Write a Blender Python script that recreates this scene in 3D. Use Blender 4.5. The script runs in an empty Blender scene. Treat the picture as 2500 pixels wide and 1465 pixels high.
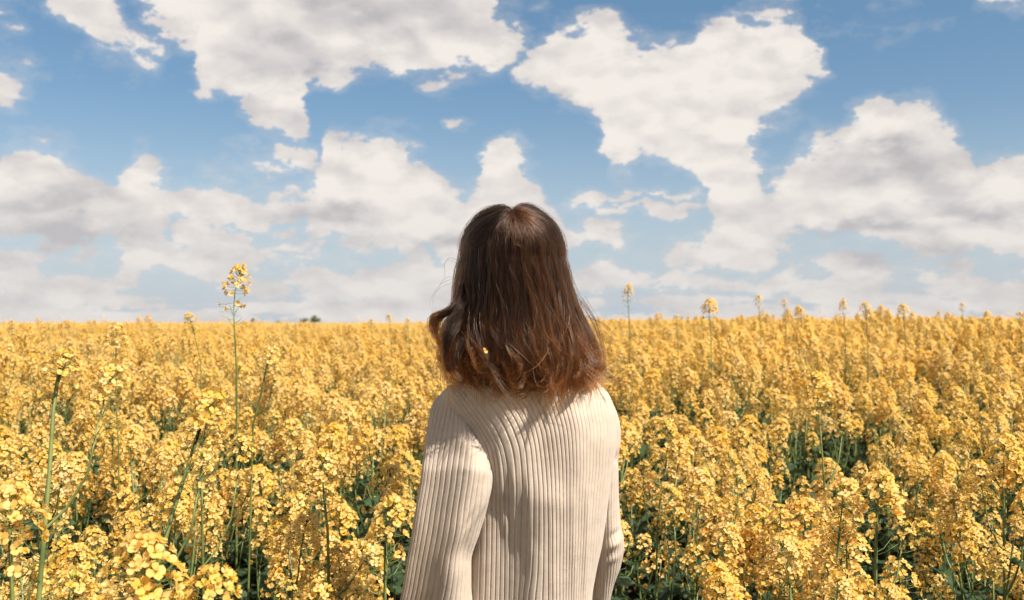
import bpy, math, random
import numpy as np
from mathutils import Vector, Matrix, Euler

# ------------------------------------------------------------------ camera, sky, sun, exposure
SC = bpy.context.scene
COL = SC.collection
rng = np.random.default_rng(7)
random.seed(7)

FPX = 2430.6            # focal length in photo pixels (35 mm on 36 mm, 2500 px wide)
HOR = 792.0             # photo row of the true horizon
PITCH = math.atan((HOR - 732.5) / FPX)
CAMZ = 1.42
EXPOSURE = 0.95
cam_d = bpy.data.cameras.new('camera')
cam = bpy.data.objects.new('camera', cam_d)
COL.objects.link(cam)
cam_d.lens = 35.0
cam_d.sensor_width = 36.0
cam_d.clip_start = 0.02
cam_d.clip_end = 6000
cam.location = (0, 0, CAMZ)
cam.rotation_euler = (math.radians(90) + PITCH, 0, 0)
cam_d.dof.use_dof = True
cam_d.dof.focus_distance = 1.75
cam_d.dof.aperture_fstop = 6.8
SC.camera = cam
SC.render.resolution_x = 1024
SC.render.resolution_y = 600

SUN = Vector((0.62, -0.44, 0.98)).normalized()      # direction towards the sun: right, behind the camera, high
sun_el = math.asin(SUN.z)
sun_d = bpy.data.lights.new('sun', 'SUN')
sun_d.energy = 5.0
sun_d.angle = math.radians(0.53)
sun_d.color = (1.0, 0.93, 0.84)
sun_o = bpy.data.objects.new('sun', sun_d)
COL.objects.link(sun_o)
sun_o.rotation_euler = SUN.to_track_quat('Z', 'Y').to_euler()
sun_o.location = (6, -4, 9)

SC.cycles.max_bounces = 8
SC.cycles.diffuse_bounces = 4
SC.cycles.transmission_bounces = 6
SC.cycles.transparent_max_bounces = 4
SC.view_settings.view_transform = 'Standard'
SC.view_settings.look = 'None'
SC.view_settings.exposure = EXPOSURE
SC.view_settings.gamma = 1.0
SC.view_settings.use_curve_mapping = False


def ray(px, py):
    """World direction through a photo pixel."""
    u = (px - 1250.0) / FPX
    v = (732.5 - py) / FPX
    c, s = math.cos(PITCH), math.sin(PITCH)
    return Vector((u, c - v * s, s + v * c))


def at(px, py, d):
    """World point on the ray through a photo pixel, at distance d along +Y."""
    r = ray(px, py)
    return Vector((0, 0, CAMZ)) + r * (d / r.y)


class NT:
    """small helper for node trees"""
    def __init__(self, tree):
        self.t = tree
        tree.nodes.clear()

    def n(self, typ, **kw):
        nd = self.t.nodes.new(typ)
        for k, v in kw.items():
            if k.startswith('i_'):
                key = k[2:]
                key = int(key) if key.isdigit() else key.replace('_', ' ')
                self.set(nd, key, v)
            else:
                setattr(nd, k, v)
        return nd

    def set(self, nd, key, v):
        s = nd.inputs[key]
        if isinstance(v, bpy.types.NodeSocket):
            self.t.links.new(v, s)
        else:
            s.default_value = v

    def math(self, op, a, b=None, c=None, clamp=False):
        nd = self.t.nodes.new('ShaderNodeMath')
        nd.operation = op
        nd.use_clamp = clamp
        for i, v in enumerate((a, b, c)):
            if v is not None:
                self.set(nd, i, v)
        return nd.outputs[0]

    def vmath(self, op, a, b=None, scale=None):
        nd = self.t.nodes.new('ShaderNodeVectorMath')
        nd.operation = op
        self.set(nd, 0, a)
        if b is not None:
            self.set(nd, 1, b)
        if scale is not None:
            self.set(nd, 'Scale', scale)
        return nd.outputs['Value'] if op in ('LENGTH', 'DOT_PRODUCT', 'DISTANCE') else nd.outputs['Vector']

    def step(self, v, lo, hi, a=0.0, b=1.0, smooth=True):
        nd = self.t.nodes.new('ShaderNodeMapRange')
        nd.interpolation_type = 'SMOOTHSTEP' if smooth else 'LINEAR'
        self.set(nd, 'Value', v)
        nd.inputs['From Min'].default_value = lo
        nd.inputs['From Max'].default_value = hi
        nd.inputs['To Min'].default_value = a
        nd.inputs['To Max'].default_value = b
        return nd.outputs[0]

    def noise(self, vec, scale, detail=4.0, rough=0.55, dist=0.0, color=False):
        nd = self.t.nodes.new('ShaderNodeTexNoise')
        nd.noise_dimensions = '3D'
        self.set(nd, 'Vector', vec)
        nd.inputs['Scale'].default_value = scale
        nd.inputs['Detail'].default_value = detail
        nd.inputs['Roughness'].default_value = rough
        nd.inputs['Distortion'].default_value = dist
        return nd.outputs['Color' if color else 0]

    def mix(self, f, a, b, mode='MIX'):
        nd = self.t.nodes.new('ShaderNodeMix')
        nd.data_type = 'RGBA'
        nd.blend_type = mode
        self.set(nd, 0, f)
        self.set(nd, 6, a)
        self.set(nd, 7, b)
        return nd.outputs[2]


SKY_STRENGTH = 0.061
KEXP = 2.0 ** -EXPOSURE        # cloud tones below are as seen in the picture
world = bpy.data.worlds.new('World')
SC.world = world
world.use_nodes = True
W = NT(world.node_tree)
wout = W.n('ShaderNodeOutputWorld')
bg = W.n('ShaderNodeBackground')
bg.inputs['Strength'].default_value = SKY_STRENGTH
W.t.links.new(bg.outputs[0], wout.inputs[0])
sky = W.n('ShaderNodeTexSky', sky_type='NISHITA', sun_disc=False, sun_elevation=sun_el,
          sun_rotation=math.atan2(SUN.x, SUN.y), altitude=100.0, air_density=1.0, dust_density=1.2, ozone_density=1.6)
tc = W.n('ShaderNodeTexCoord')
D = W.vmath('NORMALIZE', tc.outputs['Generated'])
sep = W.n('ShaderNodeSeparateXYZ', i_0=D)
az = W.math('ARCTAN2', sep.outputs[0], sep.outputs[1])
el = W.math('ARCSINE', sep.outputs[2])
U = W.math('MULTIPLY', az, FPX)
V = W.math('MULTIPLY', el, FPX)
comb = W.n('ShaderNodeCombineXYZ', i_0=U, i_1=V)
P0 = comb.outputs[0]
DN = W.vmath('MULTIPLY', D, (1.0, 1.0, 1.9))
# ragged billows: the outlines are pushed about by noise at three sizes
w1 = W.vmath('SUBTRACT', W.noise(DN, 9.0, 2.0, 0.5, color=True), (0.5, 0.5, 0.5))
w2 = W.vmath('SUBTRACT', W.noise(DN, 30.0, 4.0, 0.62, color=True), (0.5, 0.5, 0.5))
wv = W.vmath('ADD', W.vmath('SCALE', w1, scale=95.0), W.vmath('SCALE', w2, scale=80.0))
P1 = W.vmath('MULTIPLY', W.vmath('ADD', P0, wv), (1, 1, 0))


def skypos(px, py):
    r = ray(px, py).normalized()
    return math.atan2(r.x, r.y) * FPX, math.asin(r.z) * FPX


def blobs(P, lst, start=-3.0):
    """Union of ellipses given in photo pixels.  The state travels as one vector (u, v, union), so the
    shader stays one long cheap chain."""
    sp = W.n('ShaderNodeSeparateXYZ', i_0=P)
    state = W.n('ShaderNodeCombineXYZ', i_0=sp.outputs[0], i_1=sp.outputs[1], i_2=start).outputs[0]
    rc, rs = math.cos(math.radians(-22)), math.sin(math.radians(-22))

    def rotated(st, back=False):
        k = -1.0 if back else 1.0
        return W.n('ShaderNodeCombineXYZ', i_0=W.vmath('DOT_PRODUCT', st, (rc, k * rs, 0)),
                   i_1=W.vmath('DOT_PRODUCT', st, (-k * rs, rc, 0)), i_2=W.vmath('DOT_PRODUCT', st, (0, 0, 1))).outputs[0]

    def run(st, items, fr):
        for b in items:
            u, v = skypos(b[0], b[1])
            u, v = fr(u, v)
            m = W.t.nodes.new('ShaderNodeVectorMath')
            m.operation = 'MULTIPLY_ADD'
            W.set(m, 0, st)
            m.inputs[1].default_value = (1.0 / b[2], 1.0 / b[3], 0)
            m.inputs[2].default_value = (-u / b[2], -v / b[3], 0)
            m2 = W.t.nodes.new('ShaderNodeVectorMath')
            m2.operation = 'MULTIPLY_ADD'
            W.set(m2, 0, W.vmath('LENGTH', m.outputs[0]))
            m2.inputs[1].default_value = (0, 0, -1)
            m2.inputs[2].default_value = (-1e6, -1e6, 1)
            st = W.vmath('MAXIMUM', st, m2.outputs[0])
        return st

    state = run(state, [b for b in lst if len(b) == 4], lambda u, v: (u, v))
    for sgn in (1, -1):                      # ellipses leaning one way, then the other (22 degrees)
        tilted = [b for b in lst if len(b) > 4 and b[4] * sgn > 0]
        if tilted:
            k = float(sgn)
            state = rotated(state, back=sgn < 0)
            state = run(state, tilted, lambda u, v: (rc * u + k * rs * v, -k * rs * u + rc * v))
            state = rotated(state, back=sgn > 0)
    return W.n('ShaderNodeSeparateXYZ', i_0=state).outputs[2]


# each layer: (photo x, upper edge, lower edge); lower above upper = no cloud there
AB = (9999, -9999)
LAYERS = [
    # the large cloud over the top of the frame
    [(290, -60, -80), (310, -400, -10), (340, -400, 28), (385, -400, 70), (430, -400, 98), (462, -400, 130), (475, -400, 208), (510, -400, 222),
     (550, -400, 245), (600, -400, 290), (640, -400, 318), (690, -400, 336), (735, -400, 352), (752, -400, 300), (765, -400, 225), (835, -400, 222),
     (855, -400, 185), (880, -400, 158), (930, -400, 178), (1000, -400, 190), (1080, -400, 204), (1115, -400, 182), (1170, -400, 180),
     (1190, 5, 172), (1230, 50, 160), (1265, 75, 140), (1292, 95, 118), (1310, 140, 90)],
    # the heart shaped cloud, the wisp at the left and the corner puffs
    [(95, 40, 10), (115, 0, 34), (150, -90, 62), (200, -90, 78), (250, -40, 115), (300, 10, 138), (345, 75, 142), (385, 108, 132), (405, 140, 100),
     (1235, 175, 140), (1250, 152, 172), (1290, 128, 188), (1330, 100, 205), (1350, 62, 222), (1400, 70, 250), (1450, 75, 312), (1475, 68, 375),
     (1492, 60, 436), (1535, 72, 452), (1562, 88, 402), (1600, 80, 398), (1650, 76, 400), (1700, 62, 430), (1742, 52, 468), (1785, 58, 530),
     (1815, 50, 350), (1835, 45, 300), (1880, 32, 262), (1910, 30, 256), (1950, 42, 236), (1985, 85, 226), (2008, 150, 214), (2025, 220, 170),
     (2100, 40, -60), (2120, -90, 10), (2200, -90, 14), (2250, -90, 5), (2275, 20, -40), (2350, 20, -40), (2370, -90, 40), (2420, -90, 50), (2520, -90, 38), (2560, 20, -60)],
    # the wide row of heaps: left cloud, middle cloud, peak behind the head, big cloud at the right
    [(-150, 420, 600), (0, 385, 590), (30, 370, 588), (90, 362, 586), (140, 375, 588), (200, 394, 592), (260, 420, 598), (295, 442, 602), (315, 402, 602),
     (345, 380, 602), (375, 396, 600), (395, 440, 590), (412, 462, 560), (440, 464, 545), (480, 450, 560), (512, 438, 568), (545, 450, 578), (585, 490, 588),
     (612, 502, 590), (640, 482, 575), (690, 474, 570), (740, 460, 572), (775, 445, 580), (788, 338, 586), (830, 354, 590), (900, 341, 600), (960, 350, 620),
     (1020, 374, 640), (1048, 388, 625), (1068, 422, 600), (1088, 462, 640), (1110, 486, 680), (1140, 486, 690), (1162, 455, 690), (1182, 385, 690), (1203, 328, 690),
     (1250, 334, 690), (1276, 356, 690), (1292, 392, 680), (1322, 420, 660), (1350, 466, 640), (1378, 505, 620), (1400, 565, 600), (1420, 620, 580),
     (1700, 600, 500), (1728, 470, 500), (1745, 330, 548), (1790, 318, 585), (1830, 338, 598), (1858, 385, 604), (1880, 418, 600), (1905, 385, 592), (1935, 345, 585),
     (1990, 322, 575), (2035, 322, 570), (2062, 290, 570), (2085, 262, 570), (2110, 240, 575), (2150, 254, 580), (2175, 282, 590), (2200, 260, 610), (2260, 248, 640),
     (2310, 256, 645), (2332, 292, 640), (2352, 335, 640), (2372, 372, 625), (2400, 355, 620), (2450, 345, 630), (2520, 352, 640), (2700, 420, 620)],
    # smaller heaps underneath
    [(-100, 600, 650), (0, 590, 640), (85, 590, 630), (115, 625, 600), (150, 640, 600), (195, 598, 616), (300, 602, 628), (335, 630, 600), (410, 600, 560), (430, 548, 598), (480, 544, 612), (540, 568, 640),
     (600, 590, 646), (660, 610, 648), (702, 626, 640), (716, 632, 652), (745, 622, 648), (768, 640, 632), (790, 628, 654), (812, 648, 634), (1375, 610, 560), (1400, 574, 600), (1450, 556, 606), (1492, 550, 606), (1530, 575, 600), (1548, 604, 580),
     (1610, 630, 600), (1645, 590, 636), (1700, 572, 648), (1760, 582, 640), (1830, 586, 652), (1868, 616, 644), (1885, 650, 610), (2180, 650, 620),
     (2210, 635, 655), (2280, 618, 668), (2350, 622, 668), (2385, 655, 640)],
    # low banks near the horizon
    [(-100, 650, 700), (0, 652, 690), (50, 644, 695), (100, 660, 705), (140, 684, 712), (270, 680, 712), (310, 622, 690), (350, 610, 672), (430, 626, 678), (500, 645, 690), (552, 664, 700),
     (600, 686, 706), (640, 700, 700), (670, 690, 706), (705, 662, 712), (745, 652, 712), (800, 664, 720), (860, 682, 724), (905, 660, 724), (1000, 642, 724), (1060, 650, 720),
     (1420, 700, 690), (1450, 656, 700), (1500, 644, 704), (1560, 668, 708), (1608, 684, 706), (1640, 652, 706), (1700, 664, 712), (1765, 664, 716), (1805, 688, 716), (1870, 690, 716),
     (1920, 664, 714), (2000, 670, 718), (2050, 650, 712), (2150, 640, 706), (2200, 648, 690), (2260, 652, 700), (2320, 672, 716), (2400, 682, 724), (2500, 668, 722), (2650, 660, 720)],
]
U0, U1, V0, V1 = -1450.0, 1450.0, -200.0, 1300.0
sepP = W.n('ShaderNodeSeparateXYZ', i_0=P1)
PU, PV = sepP.outputs[0], sepP.outputs[1]
un = W.math('DIVIDE', W.math('SUBTRACT', PU, U0), U1 - U0, clamp=True)


def edge_curve(pts):
    nd = W.t.nodes.new('ShaderNodeFloatCurve')
    W.set(nd, 1, un)
    cu = nd.mapping.curves[0]
    xs = sorted((min(1, max(0, (u - U0) / (U1 - U0))), min(1, max(0, (v - V0) / (V1 - V0)))) for u, v in pts)
    cu.points[0].location = (0, xs[0][1])
    cu.points[1].location = (1, xs[-1][1])
    for x, y in xs:
        cu.points.new(min(max(x, 0.0005), 0.9995), y)
    for p in cu.points:
        p.handle_type = 'VECTOR'
    nd.mapping.update()
    return W.math('MULTIPLY_ADD', nd.outputs[0], V1 - V0, V0)


field = None
for L in LAYERS:
    up = edge_curve([(skypos(x, t)[0], skypos(x, t)[1]) for x, t, b in L])
    lo = edge_curve([(skypos(x, b)[0], skypos(x, b)[1]) for x, t, b in L])
    f = W.math('MINIMUM', W.math('SUBTRACT', up, PV), W.math('SUBTRACT', PV, lo))
    field = f if field is None else W.math('MAXIMUM', field, f)
puffs = blobs(P1, [(15, 20, 42, 18), (42, 75, 22, 14), (-5, 205, 58, 52), (670, 415, 95, 24), (745, 415, 70, 22), (1112, 308, 16, 12), (1425, 490, 46, 16), (1560, 505, 150, 9),
                   (1600, 480, 120, 7), (1945, -4, 60, 14), (1318, 40, 26, 16)])
field = W.math('MAXIMUM', field, W.math('MULTIPLY', puffs, 30.0))
field = W.math('DIVIDE', field, 60.0)
# streaky banks just above the horizon
streak = W.noise(W.vmath('MULTIPLY', D, (7.0, 7.0, 60.0)), 1.0, 3.0, 0.5)
streak = W.math('MULTIPLY', W.math('SUBTRACT', streak, 0.5), 4.0)
field = W.math('MAXIMUM', field, W.math('SUBTRACT', W.math('MINIMUM', streak, 0.35), W.step(V, 60, 125, 0.0, 5.0)))
# beyond the frame the clouds carry on by themselves
gen = W.noise(DN, 2.3, 4.0, 0.55)
gen = W.math('MULTIPLY', W.math('SUBTRACT', gen, 0.52), 6.0)
outside = W.math('MAXIMUM', W.step(W.math('ABSOLUTE', U), 1270, 1600), W.step(V, 830, 1100))
gen = W.math('ADD', gen, W.math('MULTIPLY', W.math('SUBTRACT', outside, 1.0), 8.0))
field = W.math('MAXIMUM', field, gen)
fine = W.math('SUBTRACT', W.noise(DN, 55.0, 4.0, 0.7), 0.5)
mid = W.math('SUBTRACT', W.noise(DN, 16.0, 2.0, 0.6), 0.5)
def puffy(vec):
    nd = W.n('ShaderNodeTexVoronoi', i_Vector=vec, feature='SMOOTH_F1', distance='EUCLIDEAN')
    nd.inputs['Scale'].default_value = 17.0
    nd.inputs['Detail'].default_value = 1.0
    nd.inputs['Roughness'].default_value = 0.5
    nd.inputs['Smoothness'].default_value = 0.35
    return nd.outputs['Distance']


DW = W.vmath('ADD', DN, W.vmath('SCALE', w2, scale=0.035))
pf = puffy(DW)
lob = W.math('SUBTRACT', 0.66, pf)
field = W.math('ADD', field, W.math('MULTIPLY', lob, 1.3))
field = W.math('ADD', field, W.step(V, 60, 330, 0.45, 0.0))
dens = W.math('ADD', field, W.math('ADD', W.math('MULTIPLY', fine, 1.35), W.math('MULTIPLY', mid, 1.0)))
mask = W.step(dens, -0.10, 0.30)
veil = W.step(dens, -0.8, 0.4, 0.0, 0.30)           # thin vapour around the clouds
# light and shade inside the clouds: lit from the right and above, grey in the thick bases
shade_b = blobs(P1, [(2165, 405, 210, 62), (2400, 505, 190, 24), (2100, 555, 190, 22), (2240, 625, 160, 40), (900, 20, 330, 70), (690, 140, 160, 60),
                     (120, 550, 240, 50), (150, 480, 120, 36), (790, 535, 170, 30), (1150, 600, 150, 28)])
shade = W.math('ADD', W.math('MULTIPLY', W.step(shade_b, -0.5, 1.0), 0.75), 0.10)
shade = W.math('ADD', shade, W.math('MULTIPLY', W.math('SUBTRACT', pf, puffy(W.vmath('ADD', DW, (0.012, -0.003, 0.022)))), -0.75))
shade = W.math('ADD', shade, W.math('MULTIPLY', fine, -0.4))
thin = W.step(dens, 0.15, 1.1, 0.22, 0.0)
shade = W.math('ADD', shade, thin, clamp=True)
# lower edges of a heap are greyer than its top
ccol = W.mix(shade, (0.93, 0.865, 0.805, 1), (0.53, 0.505, 0.515, 1))
ccol = W.mix(W.step(V, 40, 420, 0.35, 0.0), ccol, (0.56, 0.565, 0.58, 1))
ccol = W.vmath('SCALE', ccol, scale=KEXP / SKY_STRENGTH)
grad = W.mix(W.step(V, 0, 900), (0.94, 0.95, 0.97, 1), (0.76, 0.96, 0.99, 1))
blue = W.vmath('MULTIPLY', sky.outputs[0], grad)
low = W.vmath('SCALE', (0.55, 0.63, 0.72), scale=KEXP / SKY_STRENGTH)
blue = W.mix(W.step(V, -60, 560, 0.85, 0.0), blue, low)
m = W.math('MAXIMUM', mask, veil)
W.t.links.new(W.mix(W.math('MULTIPLY', m, 0.97), blue, ccol), bg.inputs['Color'])
world.cycles.sampling_method = 'MANUAL'
world.cycles.sample_map_resolution = 256

# ------------------------------------------------------------------ helpers for objects
def material(name, base, rough=0.6, spec=0.3):
    m = bpy.data.materials.new(name)
    m.use_nodes = True
    T = NT(m.node_tree)
    out = T.n('ShaderNodeOutputMaterial')
    b = T.n('ShaderNodeBsdfPrincipled')
    b.inputs['Base Color'].default_value = (*base, 1)
    b.inputs['Roughness'].default_value = rough
    b.inputs['Specular IOR Level'].default_value = spec
    T.t.links.new(b.outputs[0], out.inputs[0])
    return m, T, b, out


class MB:
    """collects triangles and quads for one mesh"""
    def __init__(self):
        self.v = []
        self.f = []
        self.m = []
        self.n = 0

    def add(self, verts, faces, mat=0):
        verts = np.asarray(verts, float)
        self.v.append(verts)
        self.f.extend([tuple(i + self.n for i in f) for f in faces])
        self.m.extend([mat] * len(faces))
        self.n += len(verts)

    def xf(self, other, M, mat=None):
        """add another MB moved by a 4x4 matrix"""
        V = np.concatenate(other.v)
        M = np.array(M)
        V = V @ M[:3, :3].T + M[:3, 3]
        self.v.append(V)
        n = self.n
        self.f.extend([tuple(i + n for i in f) for f in other.f])
        self.m.extend(other.m if mat is None else [mat] * len(other.f))
        self.n += len(V)

    def tube(self, pts, radii, k=4, mat=0):
        pts = [Vector(p) for p in pts]
        vs, fs = [], []
        for i, p in enumerate(pts):
            d = (pts[min(i + 1, len(pts) - 1)] - pts[max(i - 1, 0)]).normalized()
            a = d.orthogonal().normalized() if i == 0 else (a - d * a.dot(d)).normalized()
            b = d.cross(a)
            r = radii[i] if hasattr(radii, '__len__') else radii
            for j in range(k):
                t = 2 * math.pi * j / k
                vs.append(p + a * (r * math.cos(t)) + b * (r * math.sin(t)))
        for i in range(len(pts) - 1):
            for j in range(k):
                j2 = (j + 1) % k
                fs.append((i * k + j, i * k + j2, (i + 1) * k + j2, (i + 1) * k + j))
        fs.append(tuple(range((len(pts) - 1) * k, len(pts) * k)))
        self.add(vs, fs, mat)

    def mesh(self, name, mats, smooth=True):
        me = bpy.data.meshes.new(name)
        V = np.concatenate(self.v).astype(np.float32)
        me.from_pydata(V, [], self.f)
        for m in mats:
            me.materials.append(m)
        me.polygons.foreach_set('material_index', np.array(self.m, np.int32))
        me.polygons.foreach_set('use_smooth', np.full(len(self.f), smooth))
        me.update()
        return me


def new_obj(name, data, parent=None, loc=None, rot=None, scale=None, link=True):
    o = bpy.data.objects.new(name, data)
    if link:
        COL.objects.link(o)
    if parent is not None:
        o.parent = parent
    if loc is not None:
        o.location = loc
    if rot is not None:
        o.rotation_euler = rot
    if scale is not None:
        o.scale = scale if hasattr(scale, '__len__') else (scale,) * 3
    return o


def tag(o, label, cat, group=None, kind=None):
    if label:
        o['label'] = label
    if cat:
        o['category'] = cat
    if group:
        o['group'] = group
    if kind:
        o['kind'] = kind
    return o


# ------------------------------------------------------------------ materials of the crop
def petal_material():
    m, T, b, out = material('petal', (0.80, 0.42, 0.05), 0.55, 0.35)
    geo = T.n('ShaderNodeNewGeometry')
    oi = T.n('ShaderNodeObjectInfo')
    tco = T.n('ShaderNodeTexCoord')
    n1 = T.noise(geo.outputs['Position'], 42.0, 2.0, 0.6)
    n2 = T.noise(geo.outputs['Position'], 5.0, 1.0, 0.5)
    f = T.math('ADD', T.math('MULTIPLY', T.math('SUBTRACT', n1, 0.5), 1.9), T.math('MULTIPLY', T.math('SUBTRACT', n2, 0.5), 0.8))
    f = T.math('ADD', f, T.math('MULTIPLY', oi.outputs['Random'], 0.35))
    f = T.math('ADD', f, 0.32, clamp=True)
    c = T.mix(f, (0.93, 0.55, 0.070, 1), (0.95, 0.71, 0.34, 1))
    T.t.links.new(c, b.inputs['Base Color'])
    tr = T.n('ShaderNodeBsdfTranslucent')
    T.t.links.new(T.mix(0.45, c, (0.96, 0.58, 0.05, 1)), tr.inputs['Color'])
    mx = T.n('ShaderNodeMixShader', i_0=0.54)
    T.t.links.new(b.outputs[0], mx.inputs[1])
    T.t.links.new(tr.outputs[0], mx.inputs[2])
    T.t.links.new(mx.outputs[0], out.inputs[0])
    return m


def green_material(name, c1, c2, trans=0.25, rough=0.5):
    m, T, b, out = material(name, c1, rough, 0.4)
    geo = T.n('ShaderNodeNewGeometry')
    n1 = T.noise(geo.outputs['Position'], 14.0, 3.0, 0.6)
    c = T.mix(T.step(n1, 0.35, 0.65), (*c1, 1), (*c2, 1))
    T.t.links.new(c, b.inputs['Base Color'])
    if trans:
        tr = T.n('ShaderNodeBsdfTranslucent')
        T.t.links.new(c, tr.inputs['Color'])
        mx = T.n('ShaderNodeMixShader', i_0=trans)
        T.t.links.new(b.outputs[0], mx.inputs[1])
        T.t.links.new(tr.outputs[0], mx.inputs[2])
        T.t.links.new(mx.outputs[0], out.inputs[0])
    return m


M_PETAL = petal_material()
M_BUD = green_material('bud', (0.30, 0.30, 0.035), (0.42, 0.30, 0.03), 0.15)
M_STEM = green_material('stem_green', (0.075, 0.11, 0.030), (0.17, 0.20, 0.06), 0.0, 0.42)
M_LEAF = green_material('leaf_green', (0.032, 0.064, 0.028), (0.060, 0.098, 0.042), 0.3, 0.45)
CROP = [M_PETAL, M_BUD, M_STEM, M_LEAF]

# ------------------------------------------------------------------ rapeseed flowers, heads, plants


def petal_into(mb, ang, tilt, size, r):
    """one rounded, cupped petal with a narrow claw"""
    L = 0.0092 * size
    wd = 0.0041 * size * r.uniform(0.9, 1.15)
    c = r.uniform(-0.0012, 0.0022) * size
    pts = np.array([(0.0012, -0.0007, 0), (0.0012, 0.0007, 0),
                    (L * .48, -wd * .92, .0010 + c), (L * .48, 0, .0002), (L * .48, wd * .92, .0010 + c),
                    (L * .84, -wd * .82, .0016 + c * 1.6), (L * .97, 0, .0004 + c * .5), (L * .84, wd * .82, .0016 + c * 1.6)])
    ct, st = math.cos(tilt), math.sin(tilt)
    x = pts[:, 0] * ct - pts[:, 2] * st
    z = pts[:, 0] * st + pts[:, 2] * ct
    ca, sa = math.cos(ang), math.sin(ang)
    P = np.stack([x * ca - pts[:, 1] * sa, x * sa + pts[:, 1] * ca, z], 1)
    mb.add(P, [(0, 3, 2), (0, 1, 3), (1, 4, 3), (2, 3, 6, 5), (3, 4, 7, 6)], 0)


def make_flower(r, openness=1.0):
    mb = MB()
    a0 = r.uniform(0, 1.5)
    for k in range(4):
        petal_into(mb, a0 + k * math.pi / 2 + r.normal(0, .13), r.uniform(-0.05, 0.35) + (1 - openness) * 0.9, r.uniform(0.88, 1.12), r)
    mb.tube([(0, 0, -0.001), (0, 0, 0.004)], [0.0013, 0.0007], 4, 1)
    for k in range(4):
        t = a0 + .78 + k * math.pi / 2
        mb.add([(0, 0, 0), (math.cos(t) * .0026, math.sin(t) * .0026, .0042), (math.cos(t + .35) * .0022, math.sin(t + .35) * .0022, .0045)], [(0, 1, 2)], 1)
    return mb


rF = np.random.default_rng(11)
FLOWERS = [make_flower(rF, o) for o in (1, 1, 1, 1, 0.85, 0.7)]


def place_matrix(p, d, spin, s):
    q = Vector(d).to_track_quat('Z', 'Y').to_matrix().to_4x4()
    return Matrix.Translation(p) @ q @ Matrix.Rotation(spin, 4, 'Z') @ Matrix.Scale(s, 4)


def make_head(r, nflow, size=1.0, tall=1.0, lean=0.0):
    """raceme: buds on top, a dome of open flowers, looser flowers and thin pods below.
    Origin at the foot of the raceme.  Returns (green mesh builder, list of flower matrices)."""
    g = MB()
    H = 0.088 * tall * size
    axis = lambda t: Vector((lean * t * t * .05, 0, H * t))
    g.tube([axis(0), axis(.5), axis(1)], [.0019, .0015, .0010], 4, 2)
    fl = []
    for i in range(nflow):
        u = (i + .5) / nflow
        t = 1.0 - u ** 1.35 * (0.58 if i < nflow - 4 else .85)
        ang = i * 2.39996 + r.normal(0, .2)
        pr = (0.011 + 0.024 * min(1, u * 1.8)) * size * r.uniform(.85, 1.12)
        rise = (0.018 - 0.030 * u) * size + r.normal(0, .002)
        base = axis(t - .06)
        tip = axis(t) + Vector((math.cos(ang) * pr, math.sin(ang) * pr, rise))
        g.tube([base, (base * .45 + tip * .55) + Vector((0, 0, -.002)), tip], .0006, 3, 2)
        d = Vector((math.cos(ang), math.sin(ang), 1.25 - 1.0 * u + r.normal(0, .25)))
        fl.append(place_matrix(tip, d, r.uniform(0, 6.28), size ** .5 * r.uniform(.95, 1.18)))
    for i in range(15):                                     # bud cluster
        ang = i * 2.4
        q = math.sqrt(i / 15) * .0085 * size
        c = axis(1) + Vector((math.cos(ang) * q, math.sin(ang) * q, .012 * size - q * .6))
        s = .0016 + .0006 * r.random()
        g.tube([c + Vector((0, 0, -.0035)), c, c + Vector((0, 0, .0032))], [.0006, s, .0007], 4, 1)
        if i % 3 == 0:
            g.tube([axis(.93), c], .0006, 3, 2)
    for i in range(7):                                      # pods under the flowers
        t = .10 - i * .09
        ang = i * 2.4 + r.random()
        b0 = axis(max(t, 0)) + Vector((0, 0, min(t, 0) * H))
        out = Vector((math.cos(ang), math.sin(ang), .45 + r.normal(0, .15)))
        L = r.uniform(.022, .040)
        g.tube([b0, b0 + out * (L * .4), b0 + out * L + Vector((0, 0, .007))], [.0006, .0009, .0005], 3, 2)
    return g, fl


rH = np.random.default_rng(5)
HEADS = [make_head(rH, n, s, t, l) for n, s, t, l in
         ((48, 1.0, .92, 0), (40, .92, 1.02, .3), (56, 1.1, .85, -.2), (26, .78, .85, .2), (17, .62, .75, 0), (34, .9, 1.2, .4))]
head_full = []
for g, fl in HEADS:
    mb = MB()
    mb.xf(g, Matrix.Identity(4))
    for k, M in enumerate(fl):
        mb.xf(FLOWERS[(k * 7 + len(fl)) % 6], M)
    head_full.append(mb)
head_mesh = [mb.mesh('flower_head', CROP) for mb in head_full]
head_green_mesh = [g.mesh('flower_head_core', CROP) for g, fl in HEADS]
flower_mesh = [f.mesh('flower', CROP) for f in FLOWERS]


def make_leaf(r, L, wd):
    mb = MB()
    n = 6
    vs, fs = [], []
    for i in range(n + 1):
        t = i / n
        w = wd * math.sin(math.pi * min(1, t * .93 + .05)) ** .8 * (1 + .25 * math.sin(t * 17 + r.random() * 6))
        z = .30 * L * t - .55 * L * t * t
        x = L * t
        wob = r.normal(0, .006)
        vs += [(x, -w, z + .15 * w + wob), (x, 0, z), (x, w, z + .15 * w - wob)]
    for i in range(n):
        a = i * 3
        fs += [(a, a + 1, a + 4, a + 3), (a + 1, a + 2, a + 5, a + 4)]
    mb.add(vs, fs, 3)
    return mb


LEAVES = [make_leaf(rH, .17, .030), make_leaf(rH, .12, .019), make_leaf(rH, .23, .048)]
leaf_mesh = [l.mesh('leaf', CROP) for l in LEAVES]


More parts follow.
